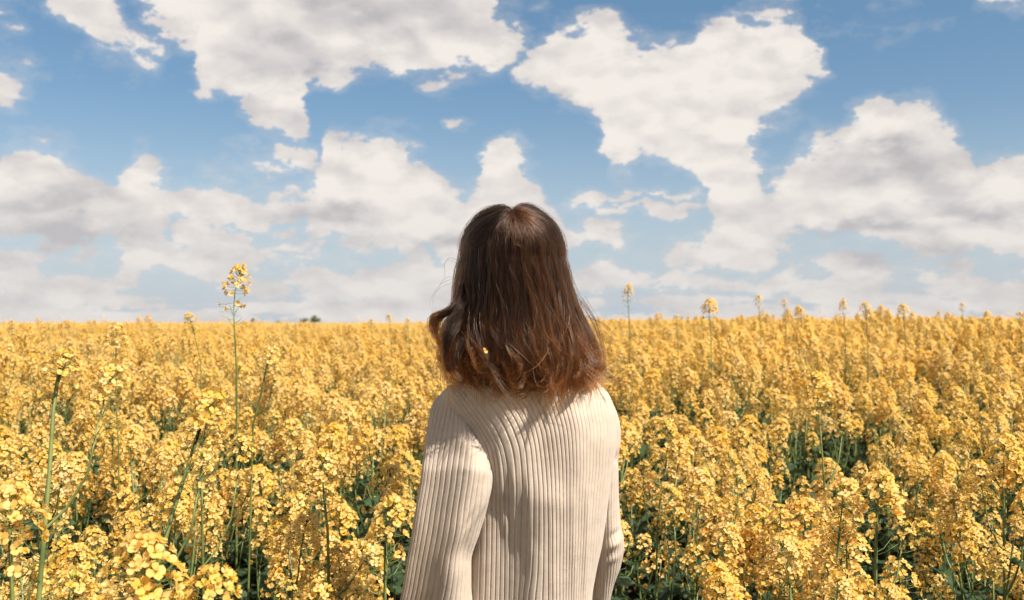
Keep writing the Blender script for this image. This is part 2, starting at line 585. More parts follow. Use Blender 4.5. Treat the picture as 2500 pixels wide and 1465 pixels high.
def make_plant(r, nbranch, H=1.10):
    """plant of nominal height H: stem with branches (mesh builder), head list, leaf list"""
    st = MB()
    bend = r.normal(0, .03, 2)
    hl = .095
    main = [Vector((bend[0] * math.sin(t * 3) + bend[0] * t, bend[1] * t * t * 2, (H - hl) * t)) for t in np.linspace(0, 1, 8)]
    st.tube(main, np.linspace(.0056, .0022, 8), 5, 2)
    heads = [(main[-1], Vector((bend[0], bend[1], 1)), r.integers(0, 3), r.uniform(0, 6.28))]
    leaves = []
    for b in range(nbranch):
        t = .52 + .40 * (b + r.random() * .6) / nbranch
        i = t * 7
        k = int(i)
        p0 = main[k].lerp(main[min(k + 1, 7)], i - k)
        ang = b * 2.4 + r.normal(0, .3)
        o = Vector((math.cos(ang), math.sin(ang), 0))
        reach = r.uniform(.05, .125) * (1.25 - .5 * t)
        top = (H - hl) * r.uniform(.80, .99)
        top = max(top, p0.z + .10)
        p3 = Vector((p0.x, p0.y, top)) + o * reach
        p1 = p0 + o * reach * .45 + Vector((0, 0, (top - p0.z) * .28))
        p2 = p0 + o * reach * .85 + Vector((0, 0, (top - p0.z) * .62))
        st.tube([p0, p1, p2, p3], [.0028, .0023, .0019, .0016], 4, 2)
        heads.append((p3, (p3 - p2), r.integers(0, 6), r.uniform(0, 6.28)))
        lm = place_matrix(p0, (0, 0, 1), ang + .2, r.uniform(.6, 1.0))
        leaves.append((lm, 1))
    for b in range(6):                                         # larger leaves low on the stem
        t = .14 + .08 * b + r.random() * .03
        i = t * 7
        k = int(i)
        p0 = main[k].lerp(main[min(k + 1, 7)], i - k)
        leaves.append((place_matrix(p0, (0, 0, 1), b * 2.4 + r.random(), r.uniform(.7, 1.25)), 0 if b > 3 else 2))
    return st, heads, leaves


rP = np.random.default_rng(21)
PLANTS = [make_plant(rP, n) for n in (6, 7, 5, 8, 6, 4)]
plant_stem_mesh = [p[0].mesh('stem', CROP) for p in PLANTS]


def full_plant_mesh(k, scale_fl=1.0):
    st, heads, leaves = PLANTS[k]
    mb = MB()
    mb.xf(st, Matrix.Identity(4))
    for p, d, h, spin in heads:
        mb.xf(head_full[h], place_matrix(p, d, spin, .90))
    for M, li in leaves:
        mb.xf(LEAVES[li], M)
    return mb


# ------------------------------------------------------------------ where the plants stand
PERSON = (0.060, 1.68)


def canopy(x, y):
    """height of the crop (m): a trodden dip near the camera, full height further on, taller at the right"""
    d = math.hypot(x, y)
    h = 1.00 + 0.245 * min(1, max(0, (d - 1.6) / 6.0)) + 0.055 * min(1, max(0, (d - 8) / 30.0))
    h += 0.125 * min(1, max(0, x / 4.0)) * min(1, max(0, (d - 3) / 4)) - 0.03 * min(1, max(0, -x / 1.5)) * (d < 3)
    h += 0.045 * math.sin(x * 1.7 + 1.3 * math.sin(y * .9)) * math.sin(y * 1.3 + .5)
    return h


spots = []                        # (x, y, height, distance)
R_STUFF = 26.0
r2 = np.random.default_rng(3)
sp = 0.185
for iy in range(int(-0.4 / sp), int(R_STUFF / sp)):
    y = iy * sp
    half = 2.2 + max(0, y) * 0.92
    nx = int(half / sp)
    for ix in range(-nx, nx + 1):
        x = ix * sp + (iy % 2) * sp * .5 + r2.normal(0, .045)
        yy = y + r2.normal(0, .045)
        d = math.hypot(x, yy)
        if d < 1.12 or d > R_STUFF:
            continue
        if abs(x - PERSON[0]) < .27 and abs(yy - PERSON[1]) < .25:
            continue
        if abs(x - .05) < .35 and yy < 1.75:                     # the way she came in
            continue
        gap = math.sin(x * 5.1 + 2.0 * math.sin(yy * 2.3)) * math.sin(yy * 4.3 + 1.7 * math.sin(x * 2.9 + 1))
        if d < 4.5 and r2.random() < .26:
            continue
        if d < 6 and gap > .16 and r2.random() < .70:
            continue
        if d > 9 and r2.random() < 0.25:
            continue
        h = canopy(x, yy) * (1 + r2.normal(0, .055 if d < 5 else .040))
        if d > 3.0 and r2.random() < (.10 if x > .5 else .05):
            h += r2.uniform(.04, .17)
        if d < 1.5:
            h = min(h, 0.98)
        if d < 5:
            h = min(h, 1.30)
        spots.append((x, yy, h, d))


def in_frame(x, y):
    return y > .9 and abs(x / y) < 0.53


framed = [s for s in spots if in_frame(s[0], s[1])]
framed.sort(key=lambda s: s[3])
NAMED = framed[:285]
named_set = set(id(s) for s in NAMED)
rest = [s for s in spots if id(s) not in named_set]

# one of each kind with its parts, then copies
proto = []
for k, (st, heads, leaves) in enumerate(PLANTS):
    root = new_obj('rapeseed_plant', None, link=False)
    root.empty_display_size = .1
    kids = []
    kids.append(new_obj('stem', plant_stem_mesh[k], link=False))
    for p, d, h, spin in heads:
        o = new_obj('flower_head', head_mesh[h], link=False)
        o.matrix_basis = place_matrix(p, d, spin, .90)
        o['hv'] = int(h)
        kids.append(o)
    for M, li in leaves:
        o = new_obj('leaf', leaf_mesh[li], link=False)
        o.matrix_basis = M
        kids.append(o)
    proto.append((root, kids))
flower_proto = [new_obj('flower', m_, link=False) for m_ in flower_mesh]


def explode_head(h, hv):
    """give a near flower head its single flowers as sub-parts"""
    h.data = head_green_mesh[hv]
    for j, M in enumerate(HEADS[hv][1]):
        f = flower_proto[(j * 7 + len(HEADS[hv][1])) % 6].copy()
        f.parent = h
        f.matrix_basis = M
        COL.objects.link(f)


def place_plant(k, x, y, rz, s, label, group, explode=False, tilt=(0, 0)):
    root0, kids = proto[k]
    r = root0.copy()
    r.location = (x, y, 0)
    r.rotation_euler = (tilt[0], tilt[1], rz)
    r.scale = (s[0], s[0], s[1])
    COL.objects.link(r)
    tag(r, label, 'plant', group)
    for o in kids:
        c = o.copy()
        c.parent = r
        COL.objects.link(c)
        if 'hv' in c:
            hv = c['hv']
            del c['hv']
            if explode:
                explode_head(c, hv)
    return r


SIDE = {-1: 'left', 1: 'right'}
for i, (x, y, h, d) in enumerate(NAMED):
    s = -1 if x / y < 0.03 else 1
    fx = abs(x / y) / .514
    where = 'close beside the woman' if fx < .33 else 'midway between the woman and the %s edge' % SIDE[s] if fx < .68 else 'towards the %s edge of the picture' % SIDE[s]
    band = ('frontmost row' if d < 1.7 else 'second row' if d < 2.3 else 'third row' if d < 3.0 else 'fourth row' if d < 3.6 else 'fifth row')
    lab = 'yellow rapeseed plant, %s, %s%s' % (band, where, ', on her %s' % SIDE[s] if fx < .33 else '')
    grp = 'rapeseed plants of the %s, %s, %s side' % (band, where, SIDE[s])
    place_plant(int(r2.integers(0, 6)), x, y, r2.uniform(0, 6.28), (r2.uniform(.9, 1.12), h / 1.10), lab, grp, explode=(i < 34),
                tilt=(r2.normal(0, .05), r2.normal(0, .05)))

# ------------------------------------------------------------------ the rest of the crop: one object
src = bpy.data.collections.new('crop_sources')          # source shapes for the instances, never linked to the scene


def src_obj(name, me):
    o = bpy.data.objects.new(name, me)
    src.objects.link(o)


for k in range(6):
    src_obj('a%d_plant' % k, full_plant_mesh(k).mesh('plant_%d' % k, CROP))


def patch_mesh(k, size=3.0, n=900):
    """a patch of crop for far away: every head a loose ball of petals on its stalk"""
    r = np.random.default_rng(50 + k)
    mb = MB()
    for i in range(n):
        x, y = r.uniform(-size / 2, size / 2, 2)
        z = 1.10 * (1 + r.normal(0, .05)) + (.12 * r.random() if r.random() < .08 else 0) + .04 * math.sin(x * 3 + k) * math.sin(y * 2.4)
        c = np.array((x, y, z - .035))
        hs = r.uniform(.6, 1.1)
        for j in range(9):
            dv = r.normal(0, 1, 3)
            dv /= np.linalg.norm(dv)
            p = c + dv * np.array((.032, .032, .045)) * hs
            a = np.cross(dv, r.normal(0, 1, 3))
            a /= np.linalg.norm(a)
            b = np.cross(dv, a)
            q = .015 * hs
            mb.add([p - a * q, p - b * q, p + a * q + dv * .003, p + b * q], [(0, 1, 2, 3)], 0)
        mb.add([(x - .003, y, .55), (x + .003, y, .55), (x, y, z)], [(0, 1, 2)], 2)
    for i in range(220):
        x, y = r.uniform(-size / 2, size / 2, 2)
        z = r.uniform(.5, .9)
        a = r.uniform(0, 6.28)
        u = np.array((math.cos(a), math.sin(a), r.normal(0, .3))) * .10
        w = np.array((-math.sin(a), math.cos(a), r.normal(0, .3))) * .05
        p = np.array((x, y, z))
        mb.add([p - u, p - w, p + u, p + w], [(0, 1, 2, 3)], 3)
    return mb


for k in range(3):
    src_obj('b%d_patch' % k, patch_mesh(k).mesh('patch_%d' % k, CROP, smooth=False))

pts, rots, scls, idxs = [], [], [], []
for x, y, h, d in rest:
    pts.append((x, y, 0))
    rots.append((r2.normal(0, .05), r2.normal(0, .05), r2.uniform(0, 6.28)))
    w = r2.uniform(.92, 1.15) * (1.08 if d > 9 else 1)
    scls.append((w, w, h / 1.10))
    idxs.append(int(r2.integers(0, 6)))
FAR = 150.0
gs = 2.7
for iy in range(-12, int(FAR / gs)):
    for ix in range(-int(FAR * .98 / gs), int(FAR * .98 / gs) + 1):
        x, y = ix * gs, iy * gs
        d = math.hypot(x, y)
        if d > FAR or (d < R_STUFF + .6 and abs(x) < 4.2 + max(0, y) * .92 and y > -2.2) or abs(x) > 32 + max(0, y) * 1.15:
            continue
        pts.append((x, y, 0))
        rots.append((0, 0, r2.integers(0, 4) * math.pi / 2))
        scls.append((1, 1, canopy(x, y) / 1.10 * (1 + r2.normal(0, .008))))
        idxs.append(6 + int(r2.integers(0, 3)))

me = bpy.data.meshes.new('rapeseed_field')
me.from_pydata(pts, [], [])
for nm, typ, dat, key in (('rot', 'FLOAT_VECTOR', rots, 'vector'), ('scl', 'FLOAT_VECTOR', scls, 'vector'), ('idx', 'INT', idxs, 'value')):
    at_ = me.attributes.new(nm, typ, 'POINT')
    at_.data.foreach_set(key, np.array(dat, np.float32 if key == 'vector' else np.int32).ravel())
field_o = new_obj('rapeseed_field', me)
tag(field_o, 'dense yellow rapeseed crop in bloom stretching away to the horizon', 'crop', None, 'stuff')
gt = bpy.data.node_groups.new('scatter_crop', 'GeometryNodeTree')
gt.interface.new_socket('Geometry', in_out='INPUT', socket_type='NodeSocketGeometry')
gt.interface.new_socket('Geometry', in_out='OUTPUT', socket_type='NodeSocketGeometry')
G = gt.nodes
gi, go = G.new('NodeGroupInput'), G.new('NodeGroupOutput')
ci = G.new('GeometryNodeCollectionInfo')
ci.inputs[0].default_value = src
ci.inputs['Separate Children'].default_value = True
ip = G.new('GeometryNodeInstanceOnPoints')
ip.inputs['Pick Instance'].default_value = True


def named_attr(nm, typ):
    nd = G.new('GeometryNodeInputNamedAttribute')
    nd.data_type = typ
    nd.inputs['Name'].default_value = nm
    return nd.outputs['Attribute']


gt.links.new(gi.outputs[0], ip.inputs['Points'])
gt.links.new(ci.outputs[0], ip.inputs['Instance'])
gt.links.new(named_attr('idx', 'INT'), ip.inputs['Instance Index'])
gt.links.new(named_attr('rot', 'FLOAT_VECTOR'), ip.inputs['Rotation'])
gt.links.new(named_attr('scl', 'FLOAT_VECTOR'), ip.inputs['Scale'])
gt.links.new(ip.outputs[0], go.inputs[0])
md = field_o.modifiers.new('scatter', 'NODES')
md.node_group = gt

# ------------------------------------------------------------------ ground and far crop sheet
m_soil, T, b, out = material('soil', (0.05, 0.042, 0.03), 0.95, 0.1)
geo = T.n('ShaderNodeNewGeometry')
T.t.links.new(T.mix(T.step(T.noise(geo.outputs['Position'], 9.0, 5.0, 0.6), .35, .65), (0.035, 0.035, 0.022, 1), (0.075, 0.062, 0.042, 1)), b.inputs['Base Color'])
gme = bpy.data.meshes.new('ground')
n = 60
xs = np.linspace(-1, 1, n)
gv = [(math.copysign(abs(a) ** 2.2, a) * 2500, math.copysign(abs(c) ** 2.2, c) * 2500, 0) for c in xs for a in xs]
gme.from_pydata(gv, [], [(j * n + i, j * n + i + 1, (j + 1) * n + i + 1, (j + 1) * n + i) for j in range(n - 1) for i in range(n - 1)])
gme.materials.append(m_soil)
tag(new_obj('ground', gme), 'dark bare soil under the crop', None, None, 'structure')

m_far, T, b, out = material('far_crop', (0.72, 0.40, 0.08), 0.8, 0.1)
geo = T.n('ShaderNodeNewGeometry')
nn = T.noise(T.vmath('MULTIPLY', geo.outputs['Position'], (1, .25, 1)), 1.2, 4.0, 0.7)
T.t.links.new(T.mix(T.step(nn, .35, .65), (0.62, 0.33, 0.05, 1), (0.82, 0.52, 0.16, 1)), b.inputs['Base Color'])
fv, ff = [], []
radii = [FAR - 3 + 1.5 * i for i in range(40)] + [FAR + 60 + 12 * 1.16 ** i for i in range(33)]
na_ = 1300
for i, rr in enumerate(radii):
    for j in range(na_):
        a = math.radians(-180 + 360 * j / (na_ - 1))
        z = 1.36 + r2.normal(0, .035) if rr < FAR + 57 else 1.36 + r2.normal(0, .05)
        if i == 0:
            z = 1.0
        fv.append((rr * math.sin(a), rr * math.cos(a), z))
for i in range(len(radii) - 1):
    for j in range(na_ - 1):
        p = i * na_ + j
        ff.append((p, p + 1, p + na_ + 1, p + na_))
fme = bpy.data.meshes.new('distant_field')
fme.from_pydata(fv, [], ff)
fme.materials.append(m_far)
tag(new_obj('distant_field', fme), 'far yellow crop merging into the horizon line', None, None, 'structure')

# ------------------------------------------------------------------ the woman
# She is modelled in a frame 2.1 m away and stands at 0.79 of that: her own units are 0.79 m (height 1.62 m)
PB = Vector((0.075, 2.12, -0.376))
SCALE = 0.79
person = new_obj('person', None, loc=(PB.x * SCALE, PB.y * SCALE, 0), scale=SCALE)
person.empty_display_size = .3
tag(person, 'woman with brown shoulder-length hair and cream ribbed jumper, seen from behind in the crop', 'person')
CAM = Vector((0, 0, CAMZ))


def part(name, me, parent=person, mats=None):
    """link a mesh given in world coordinates as a child of the person (who is not rotated)"""
    if mats:
        for m_ in mats:
            me.materials.append(m_)
    me.transform(Matrix.Translation(-PB))
    o = new_obj(name, me, parent)
    return o


def np_mesh(name, V, F, smooth=True):
    me = bpy.data.meshes.new(name)
    me.from_pydata(np.asarray(V, np.float32), [], F if isinstance(F, list) else F.tolist())
    me.polygons.foreach_set('use_smooth', np.full(len(me.polygons), smooth))
    me.update()
    return me


def smooth_interp(x, xp, fp):
    """monotone-ish cubic (PCHIP) interpolation"""
    xp = np.asarray(xp, float)
    fp = np.asarray(fp, float)
    x = np.clip(x, xp[0], xp[-1])
    h = np.diff(xp)
    dl = np.diff(fp) / h
    m_ = np.zeros_like(fp)
    for i in range(1, len(xp) - 1):
        if dl[i - 1] * dl[i] > 0:
            w1_, w2_ = 2 * h[i] + h[i - 1], h[i] + 2 * h[i - 1]
            m_[i] = (w1_ + w2_) / (w1_ / dl[i - 1] + w2_ / dl[i])
    m_[0], m_[-1] = dl[0], dl[-1]
    i = np.clip(np.searchsorted(xp, x) - 1, 0, len(xp) - 2)
    t = (x - xp[i]) / h[i]
    return ((1 + 2 * t) * (1 - t) ** 2 * fp[i] + t * (1 - t) ** 2 * h[i] * m_[i] + t * t * (3 - 2 * t) * fp[i + 1] + t * t * (t - 1) * h[i] * m_[i + 1])


def px_to_world(px, py, dist):
    """vectorised at()"""
    u = (px - 1250.0) / FPX
    v = (732.5 - py) / FPX
    c, s = math.cos(PITCH), math.sin(PITCH)
    ry = c - v * s
    rz = s + v * c
    k = dist / ry
    return np.stack([u * k, dist + 0 * u, CAMZ + rz * k], -1)


SKIN, T, b, out = material('skin', (0.52, 0.31, 0.21), 0.5, 0.4)
b.inputs['Subsurface Weight'].default_value = 0.1

# ---- knit material: colour only, with a fine stitch relief
KNIT, T, b, out = material('cream_knit', (0.56, 0.455, 0.375), 0.95, 0.15)
tco = T.n('ShaderNodeTexCoord')
geo = T.n('ShaderNodeNewGeometry')
kn1 = T.noise(geo.outputs['Position'], 900.0, 2.0, 0.6)
kn2 = T.noise(geo.outputs['Position'], 55.0, 3.0, 0.6)
T.t.links.new(T.mix(T.step(kn2, .3, .7), (0.43, 0.350, 0.275, 1), (0.485, 0.40, 0.32, 1)), b.inputs['Base Color'])
b.inputs['Sheen Weight'].default_value = 0.25
b.inputs['Sheen Roughness'].default_value = 0.5
b.inputs['Sheen Tint'].default_value = (1, .92, .84, 1)
bp = T.n('ShaderNodeBump')
bp.inputs['Strength'].default_value = 0.5
bp.inputs['Distance'].default_value = 0.0012
T.t.links.new(T.math('ADD', kn1, T.math('MULTIPLY', kn2, 1.5)), bp.inputs['Height'])
T.t.links.new(bp.outputs[0], b.inputs['Normal'])
DP = 2.0 / FPX            # metres per photo pixel at her distance


def groove(k, width=0.125):
    """rib profile for rib coordinate k (groove at every integer): 0 on the rib, -1 in the groove"""
    d = np.abs(k - np.round(k))
    return -np.exp(-(d / width) ** 2)


# ---- torso of the jumper
YR = [893, 900, 908, 918, 930, 945, 960, 975, 1000, 1030, 1070, 1120, 1180, 1250, 1330, 1400, 1465, 1540, 1590, 1620]
XL = [1225, 1205, 1178, 1142, 1112, 1090, 1077, 1074, 1080, 1096, 1112, 1124, 1134, 1142, 1146, 1142, 1134, 1122, 1112, 1116]
XR = [1380, 1392, 1410, 1438, 1458, 1472, 1482, 1490, 1499, 1505, 1507, 1500, 1490, 1482, 1470, 1455, 1446, 1448, 1462, 1462]
RB = [.048, .056, .064, .074, .084, .092, .097, .100, .104, .107, .110, .112, .112, .110, .107, .105, .104, .106, .112, .112]   # half depth
CY = [2.075, 2.078, 2.082, 2.086, 2.090, 2.094, 2.096, 2.098, 2.10, 2.10, 2.10, 2.10, 2.10, 2.10, 2.10, 2.10, 2.10, 2.10, 2.10, 2.10]
# rib lines over the back, photo px; values are rib numbers
RY = [893, 930, 960, 1000, 1050, 1100, 1150, 1200, 1300, 1400, 1465, 1760]
RK = {
    -3: [980, 1025, 1058, 1085, 1125, 1152, 1158, 1160, 1160, 1158, 1156, 1150],
    0: [1030, 1075, 1100, 1128, 1165, 1192, 1200, 1201, 1200, 1198, 1196, 1190],
    4: [1085, 1122, 1152, 1180, 1212, 1232, 1240, 1243, 1244, 1243, 1242, 1236],
    5: [1105, 1148, 1178, 1206, 1235, 1252, 1258, 1260, 1258, 1256, 1254, 1250],
    8: [1160, 1205, 1232, 1260, 1284, 1296, 1300, 1303, 1302, 1298, 1290, 1284],
    11: [1228, 1255, 1278, 1300, 1320, 1328, 1333, 1336, 1338, 1338, 1338, 1335],
    15: [1300, 1320, 1335, 1350, 1364, 1370, 1373, 1374, 1375, 1374, 1374, 1372],
    31: [1470, 1486, 1494, 1500, 1506, 1502, 1498, 1492, 1484, 1476, 1470, 1470],
    37: [1520, 1530, 1536, 1542, 1548, 1545, 1540, 1536, 1530, 1524, 1520, 1520],
}
rows = np.concatenate([np.linspace(893, 1250, 190), np.linspace(1252, 1480, 80), np.linspace(1490, 1620, 24)])
NC = 560                                                       # columns over the back
NFR = 90                                                       # columns over the front
xl, xr = smooth_interp(rows, YR, XL), smooth_interp(rows, YR, XR)
rbv, cyv = smooth_interp(rows, YR, RB), smooth_interp(rows, YR, CY)
ks = sorted(RK)
rk = np.stack([smooth_interp(rows, RY, RK[k]) for k in ks], 1)
th = np.linspace(0, math.pi, NC)
back_x = ((xl + xr) / 2)[:, None] - ((xr - xl) / 2)[:, None] * np.cos(th)[None]
kk = np.stack([smooth_interp(back_x[i], rk[i], ks) for i in range(len(rows))])
PY = rows[:, None] + 0 * back_x
bulge = np.abs(np.sin(th))[None] ** 0.72
depth = cyv[:, None] - rbv[:, None] * bulge


def gauss(x, c, w):
    return np.exp(-((x - c) / w) ** 2)


def stepf(x, a, b_):
    t = np.clip((x - a) / (b_ - a), 0, 1)
    return t * t * (3 - 2 * t)


# body under the cloth: shoulder blade, spine hollow, the long fold left of the spine, small folds by the armpit
depth += 0.006 * gauss(back_x, 1322, 26) * gauss(PY, 1080, 150)
depth -= 0.009 * gauss(back_x, 1235, 60) * gauss(PY, 1040, 90)
depth -= 0.008 * gauss(back_x, 1415, 55) * gauss(PY, 1040, 110)
fold_c = 1322 - 14 * stepf(PY, 1300, 1465) - 20 * stepf(PY, 1130, 1000)
side = np.where(back_x < fold_c, gauss(back_x, fold_c, 34), gauss(back_x, fold_c, 130))
depth -= 0.015 * side * stepf(PY, 1080, 1260)
depth += 0.012 * gauss(back_x, 1225, 50) * stepf(PY, 1120, 1260)
for c0, c1, w, a, y0, y1 in ((1218, 1236, 8, 0.0039, 1100, 1330), (1252, 1262, 9, 0.0032999999999999995, 1130, 1350), (1290, 1296, 8, 0.0026999999999999997, 1150, 1370), (1398, 1404, 9, .0025, 1180, 1480),
                             (1436, 1430, 7, .003, 1200, 1480), (1350, 1352, 8, .002, 1250, 1480)):
    c = c0 + (c1 - c0) * stepf(PY, y0, y1)
    depth -= a * gauss(back_x, c, w) * stepf(PY, y0 - 40, y0 + 50) * stepf(PY, y1 + 60, y1 - 60)
rg = np.random.default_rng(17)
for i in range(60):
    cx_, cy_ = rg.uniform(1090, 1490), rg.uniform(930, 1470)
    depth += rg.normal(0, .0016) * gauss(back_x, cx_, rg.uniform(14, 45)) * gauss(PY, cy_, rg.uniform(30, 110))
rib_amp = 0.0023 * np.clip(bulge * 1.5, 0.2, 1) * (1 - .35 * stepf(back_x, 1330, 1430))
depth -= rib_amp * (groove(kk) * 1.0 + 0.25)
Bk = px_to_world(back_x, PY, depth)
tf = np.linspace(math.pi, 2 * math.pi, NFR)[1:-1]
front_x = ((xl + xr) / 2)[:, None] - ((xr - xl) / 2)[:, None] * np.cos(tf)[None]
fd = cyv[:, None] + rbv[:, None] * np.abs(np.sin(tf))[None] ** .85 * (1.0 + .28 * np.exp(-((rows - 1130) / 90.0) ** 2)[:, None] * (.6 + .4 * np.cos(4 * (tf - 1.5 * math.pi)))[None])
fd = fd + 0.0015 * groove(tf[None] * 12 + 0 * fd)
# project with the section's own centre distance so the front is not stretched
Fr = px_to_world(front_x, rows[:, None] + 0 * front_x, cyv[:, None] + 0 * fd)
Fr[..., 1] = fd
TV = np.concatenate([Bk, Fr], 1)
nr, nc = TV.shape[:2]
idx = np.arange(nr * nc).reshape(nr, nc)
nxt = np.roll(idx, -1, 1)
TF = np.stack([idx[:-1], idx[1:], nxt[1:], nxt[:-1]], -1).reshape(-1, 4)
V = TV.reshape(-1, 3)
faces = TF.tolist()
# rolled collar closing the neck
top = TV[0].mean(0)
ring = idx[0]
extra = []
prev = ring
for s_, dz in ((.93, .004), (.84, .006), (.78, .002), (.76, -.012)):
    start = len(V) + len(extra)
    extra += [tuple(top + (p - top) * np.array((s_, s_, 1)) + np.array((0, 0, dz))) for p in TV[0]]
    cur = np.arange(start, start + nc)
    faces += np.stack([prev, np.roll(prev, -1), np.roll(cur, -1), cur], -1).tolist()
    prev = cur
V = np.concatenate([V, np.array(extra)])
# turned hem
hem = idx[-1]
start = len(V)
hc = TV[-1].mean(0)
V = np.concatenate([V, hc + (TV[-1] - hc) * np.array((.93, .93, 1)) + np.array((0, 0, .012))])
cur = np.arange(start, start + nc)
faces += np.stack([hem, cur, np.roll(cur, -1), np.roll(hem, -1)], -1).tolist()
jumper = part('jumper', np_mesh('jumper', V, faces), mats=[KNIT])


# ---- sleeves
def sleeve(name, Y, L, R, rb, cy, rib_px, lower, nrow=210, ncol=420, folds=(), k0=0.0):
    rws = np.linspace(Y[0], Y[-1], nrow)
    l, r_ = smooth_interp(rws, Y, L), smooth_interp(rws, Y, R)
    rb_, cy_ = smooth_interp(rws, Y, rb), smooth_interp(rws, Y, cy)
    t = np.linspace(0, 2 * math.pi, ncol, endpoint=False)
    X = ((l + r_) / 2)[:, None] - ((r_ - l) / 2)[:, None] * np.cos(t)[None]
    S = np.sin(t)[None]
    rad = ((r_ - l) / 2)[:, None]
    arc = t[None] * (rad + rb_[:, None] / DP) / 2             # arc length from the outer edge, in px
    arc = np.where(t[None] > math.pi, (t[None] - 2 * math.pi) * (rad + rb_[:, None] / DP) / 2, arc)
    k = arc / rib_px + k0
    Yp = rws[:, None] + 0 * X
    rr = np.ones_like(X)
    disp = 0.0024 * (groove(k, .12) + .3)
    for (fx, fy, fw, fh, slope, a) in folds:
        disp += a * gauss(X + slope * (Yp - fy), fx, fw) * gauss(Yp, fy, fh) * (t[None] < math.pi)
    for i in range(30):
        disp += rg.normal(0, .0014) * gauss(X, rg.uniform(Lmin, Rmax) if False else rg.uniform(l.min(), r_.max()), rg.uniform(15, 45)) * gauss(Yp, rg.uniform(Y[0], Y[-1]), rg.uniform(25, 90))
    disp *= np.clip((rws - Y[0]) / 40.0, .15, 1)[:, None]
    Xd = X - disp / DP * np.cos(t)[None]
    skew = 1 - .85 * np.cos(t)[None] * np.clip(S, 0, 1)
    Dp = cy_[:, None] - (rb_[:, None] * .80 * skew + disp) * S
    P = px_to_world(Xd, Yp, cy_[:, None] + 0 * Dp)
    P[..., 1] = Dp
    # keep the sections' picture size on the near side
    near = px_to_world(Xd, Yp, Dp)
    w_ = np.clip(S, 0, 1)[..., None]
    P = P * (1 - w_) + near * w_
    # forearm: sections turn forward and run along the given points
    last = P[-1]
    c_prev = last.mean(0)
    sec = [P]
    ax_u = np.array((1.0, 0, 0))
    base = last - c_prev
    cs = [c_prev] + [np.array(c) for c, _, _ in lower]
    for i_, (c, scl, ang) in enumerate(lower):
        dv = Vector(cs[min(i_ + 2, len(cs) - 1)] - cs[i_]).normalized()
        rq = Vector((0, 0, -1)).rotation_difference(dv).to_matrix()
        q = base @ np.array(rq).T * scl
        sec.append((q + np.array(c))[None])
    # turned cuff
    sec.append(((sec[-1][0] - cs[-1]) * .80 + cs[-1])[None])
    A = np.concatenate(sec, 0)
    n1_, n2_ = A.shape[:2]
    ii = np.arange(n1_ * n2_).reshape(n1_, n2_)
    nn_ = np.roll(ii, -1, 1)
    F = np.stack([ii[:-1], ii[1:], nn_[1:], nn_[:-1]], -1).reshape(-1, 4).tolist()
    VV = A.reshape(-1, 3)
    cap = A[0].mean(0) + np.array((0, 0, .006))
    VV = np.concatenate([VV, [cap]])
    F += [(len(VV) - 1, int(ii[0, j]), int(nn_[0, j])) for j in range(n2_)]
    me = np_mesh(name, VV, F)
    me.materials.append(KNIT)
    me.transform(Matrix.Translation(-PB))
    o = new_obj(name, me, jumper)
    return o


LY = [962, 968, 978, 995, 1020, 1060, 1110, 1150, 1180, 1230, 1300, 1370, 1430, 1500, 1560]
LL = [1074, 1066, 1059, 1052, 1047, 1041, 1034, 1030, 1027, 1019, 1007, 993, 983, 970, 968]
LR = [1084, 1094, 1104, 1124, 1146, 1176, 1204, 1210, 1204, 1192, 1170, 1150, 1150, 1156, 1150]
LB = [.020, .030, .037, .045, .052, .060, .066, .068, .068, .067, .064, .062, .062, .062, .058]
LC = [2.092, 2.088, 2.084, 2.078, 2.072, 2.060, 2.048, 2.036, 2.034, 2.032, 2.030, 2.032, 2.036, 2.045, 2.065]
el_l = at(1058, 1600, 2.07)
wr_l = Vector((.055, 2.36, 1.02))
low_l = []
for i, t in enumerate(np.linspace(.10, 1, 12)):
    p = Vector(el_l).lerp(wr_l, t)
    low_l.append((tuple(p + Vector((0, 0, -.022 * math.sin(t * 3.1)))), 1 - .45 * t, min(1.45, .25 + t * 2.6)))
sleeve('sleeve', LY, LL, LR, LB, LC, 13.6, low_l, folds=(
    (1186, 1195, 9, 32, .35, .006), (1172, 1235, 9, 30, .5, .006), (1150, 1260, 9, 34, .6, -.005), (1120, 1290, 22, 50, .5, .007), (1096, 1400, 24, 50, .2, .005),
    (1135, 1330, 12, 40, .3, -.005)), k0=.3)
RYs = [950, 962, 980, 1010, 1050, 1100, 1180, 1260, 1330, 1380, 1430, 1480, 1530]
RL = [1466, 1452, 1444, 1440, 1438, 1434, 1426, 1420, 1418, 1420, 1422, 1424, 1426]
RR = [1478, 1487, 1494, 1506, 1513, 1508, 1509, 1513, 1522, 1516, 1499, 1488, 1482]
RBs = [.018, .030, .040, .048, .052, .054, .056, .056, .056, .056, .054, .052, .050]
RC = [2.12, 2.125, 2.13, 2.135, 2.14, 2.145, 2.15, 2.155, 2.16, 2.17, 2.185, 2.205, 2.225]
el_r = at(1455, 1570, 2.24)
wr_r = Vector((.10, 2.40, 1.03))
low_r = []
for i, t in enumerate(np.linspace(.10, 1, 12)):
    p = Vector(el_r).lerp(wr_r, t)
    low_r.append((tuple(p + Vector((0, 0, -.015 * math.sin(t * 3.1)))), 1 - .42 * t, min(1.3, .3 + t * 2.0)))
sleeve('sleeve', RYs, RL, RR, RBs, RC, 10.0, low_r, nrow=160, ncol=300, folds=(
    (1500, 1090, 8, 18, .3, .004), (1505, 1120, 8, 14, -.3, -.004), (1495, 1330, 10, 14, .8, .006), (1490, 1365, 12, 14, .9, .005), (1500, 1300, 8, 14, .8, -.004)))

# ---- body: one continuous skinned surface (head, neck, trunk, arms with hands, legs)
HC = Vector((0.004, 2.075, at(1252, 620, 2.07).z))           # centre of the skull
bm_v, bm_e, rad = [], [], []


